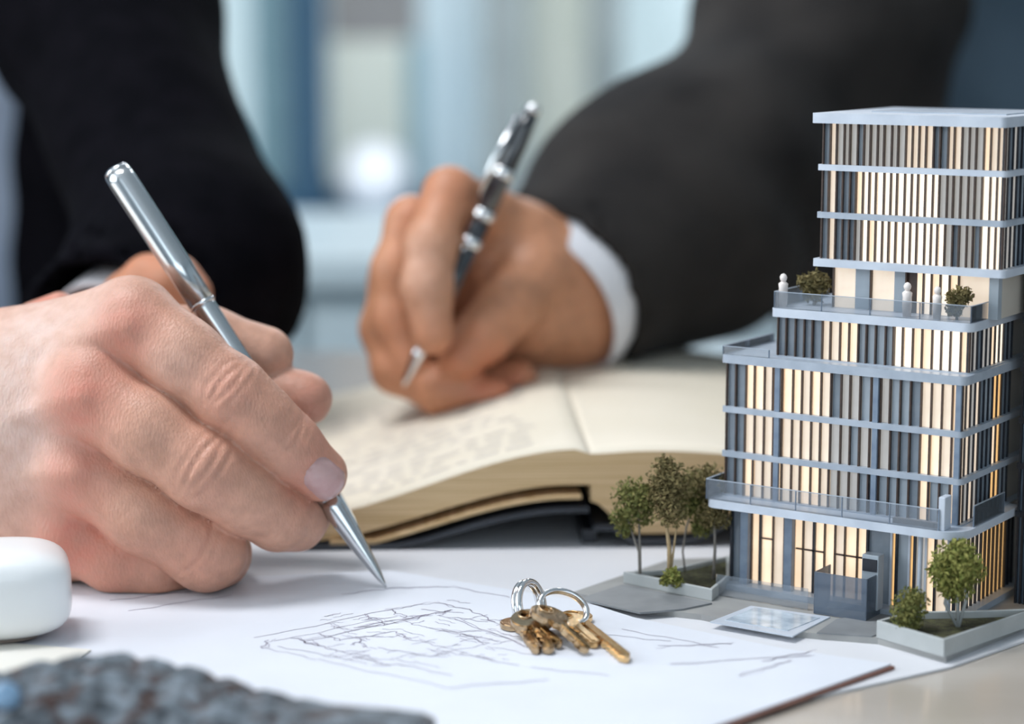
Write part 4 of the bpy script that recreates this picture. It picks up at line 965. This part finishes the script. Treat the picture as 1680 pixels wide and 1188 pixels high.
# ---- person with the black pen ----------------------------------------
fB = dict(
    index=px4([(850, 392, 1.060, .0155), (805, 352, 1.045, .0130), (738, 318, 1.014, .0120), (708, 400, .997, .0118), (700, 470, .990, .0114), (710, 548, .986, .0098)]),
    middle=px4([(822, 430, 1.07, .0155), (745, 395, 1.055, .0135), (676, 366, 1.030, .0122), (652, 445, 1.022, .0122), (650, 525, 1.018, .0116), (672, 600, 1.010, .0100)]),
    ring=px4([(815, 490, 1.075, .0150), (720, 465, 1.060, .0135), (648, 460, 1.042, .0120), (633, 540, 1.028, .0120), (650, 606, 1.016, .0112), (720, 642, 1.008, .0105), (812, 650, 1.006, .0095)]),
    pinky=px4([(840, 540, 1.06, .0135), (740, 565, 1.05, .0120), (700, 600, 1.04, .0110), (770, 625, 1.030, .0105), (851, 625, 1.022, .0098)]),
    thumb=px4([(905, 432, 1.07, .022), (875, 452, 1.045, .0190), (836, 500, 1.022, .0150), (795, 548, 1.010, .0130), (755, 590, 1.004, .0106)]))
def page_z(P):
    o = np.array(onz(462, 905))[:2]; q = P[:, :2]-o; c_, s_ = math.cos(R(2.5)), math.sin(R(2.5)); ls = q[:, 0]*c_+q[:, 1]*s_; lv = -q[:, 0]*s_+q[:, 1]*c_
    z = np.where(ls < LW, ltop(np.clip(ls, 0, LW)), rtop(np.clip(ls-LW, 0, LW)))+.006*sm(lv/DEP)*(1-.5*np.abs(ls-LW)/LW)
    return np.where((ls > -.01) & (ls < 2*LW) & (lv > -.01) & (lv < DEP), z, 0)+.0006
def handB(P):
    fi = {k: chain(P, v, .006) for k, v in fB.items()}
    pal = cap(P, at(840, 440, 1.060), at(925, 482, 1.085), .029, .032)
    pal = smin(pal, cap(P, at(868, 520, 1.05), at(915, 512, 1.08), .0215, .030), .02)
    for k in ('index', 'middle', 'ring', 'pinky'):
        a, r = fB[k][0]; pal = smin(pal, cap(P, a, at(890, 468, 1.075), r, .027), .02)
    pal = smin(pal, cap(P, at(925, 482, 1.085), np.array([.15, 1.24, .165]), .032, .040), .02)
    f = smin(fi['index'], fi['middle'], .002); f = smin(f, fi['ring'], .002); f = smin(f, fi['pinky'], .0018)
    d = smin(pal, f, .009); d = smin(d, fi['thumb'], .004); d = np.maximum(d, -cap(P, ptip, ptop, .004, .0051)); return np.maximum(d, page_z(P)-P[:, 2])
V, Q = implicit(handB, (-.085, .955, .02), (.215, 1.30, .215), .0015); me = npmesh('hand', V, Q)
setattr_(me, 'red', gauss(V, [(at(742, 300, 1.0), .012, .4), (at(670, 345, 1.01), .012, .4), (at(820, 655, 1.0), .014, .8), (at(850, 627, 1.0), .012, .9), (at(760, 585, .985), .014, .5), (at(640, 560, 1.0), .02, .3)]))
setattr_(me, 'pale', gauss(V, [(at(690, 420, .98), .012, .6), (at(700, 500, .975), .010, .4)]))
pb = empty('person', (.44, 1.64, FZ), 0, 'person in a charcoal suit writing in the notebook with the black pen', 'person')
hB = adopt(link('hand', me, M['skinB']), pb); hB['label'] = 'tanned hand holding the black pen'
wB = np.array(at(908, 486, 1.080)); eB = np.array(at(1350, 90, 1.31)); sB = np.array([.285, 1.50, .44]); dB = (eB-wB)/np.linalg.norm(eB-wB)
def jackB(P):
    d = chain(P, [(wB, .0520), (wB+(eB-wB)*.40+np.array([0, 0, -.010]), .0650), (eB, .0690), (sB, .088)], .05)
    s = (P-wB)@dB
    d = d + .0045*np.sin(s*34+P[:, 0]*22+2.6*np.sin(P[:, 2]*26+P[:, 1]*14))*np.clip((s-.05)/.08, 0, 1)
    d = -smin(-d, s, .006); d = np.maximum(d, -cap(P, wB-dB*.05, wB+dB*.08, .0460, .0460))
    t = ell(P, (.46, 1.63, .12), (.225, .130, .42)); op = np.maximum(np.abs(P[:, 0]-.415)-(.140+.05*(P[:, 2]-.2)), P[:, 1]-1.63); t = np.maximum(t, -op)
    t = smin(t, ell(P, (.232, 1.545, .10), (.040, .045, .36)), .02); t = smin(t, ell(P, (.46, 1.62, .43), (.23, .10, .07)), .05)
    oth = chain(P, [(np.array([.66, 1.52, .42]), .085), (np.array([.72, 1.36, .09]), .066), (np.array([.60, 1.22, .055]), .05)], .05)
    return smin(smin(d, t, .03), oth, .05)+.0010*wav(P, 48, 1.1)
def jackBc(P): return np.maximum(jackB(P), page_z(P)+.0004-P[:, 2])
V, Q = implicit(jackBc, (-.04, .98, -.40), (.84, 1.80, .54), .0045)
V[:, 2] = np.where((V[:, 2] < .0016) & (V[:, 1] < 1.46), .0016, V[:, 2])
adopt(link('jacket', npmesh('jacket', V, Q), M['jacketB']), pb)
def shirtB(P): return np.minimum(ell(P, (.46, 1.635, .12), (.208, .112, .44)), cap(P, np.array([.46, 1.63, .5]), np.array([.46, 1.62, .58]), .06, .058))
V, Q = implicit(shirtB, (.2, 1.48, -.36), (.72, 1.79, .66), .008); adopt(link('shirt', npmesh('shirt', V, Q), M['shirtB']), pb)
cfB = cuff('shirt_cuff', wB-dB*.013, dB, .0458, .05, M['cuffw'], pb)
for v_ in cfB.data.vertices: v_.co.z = max(v_.co.z, page_z(np.array([v_.co[:]]))[0]+.0004)
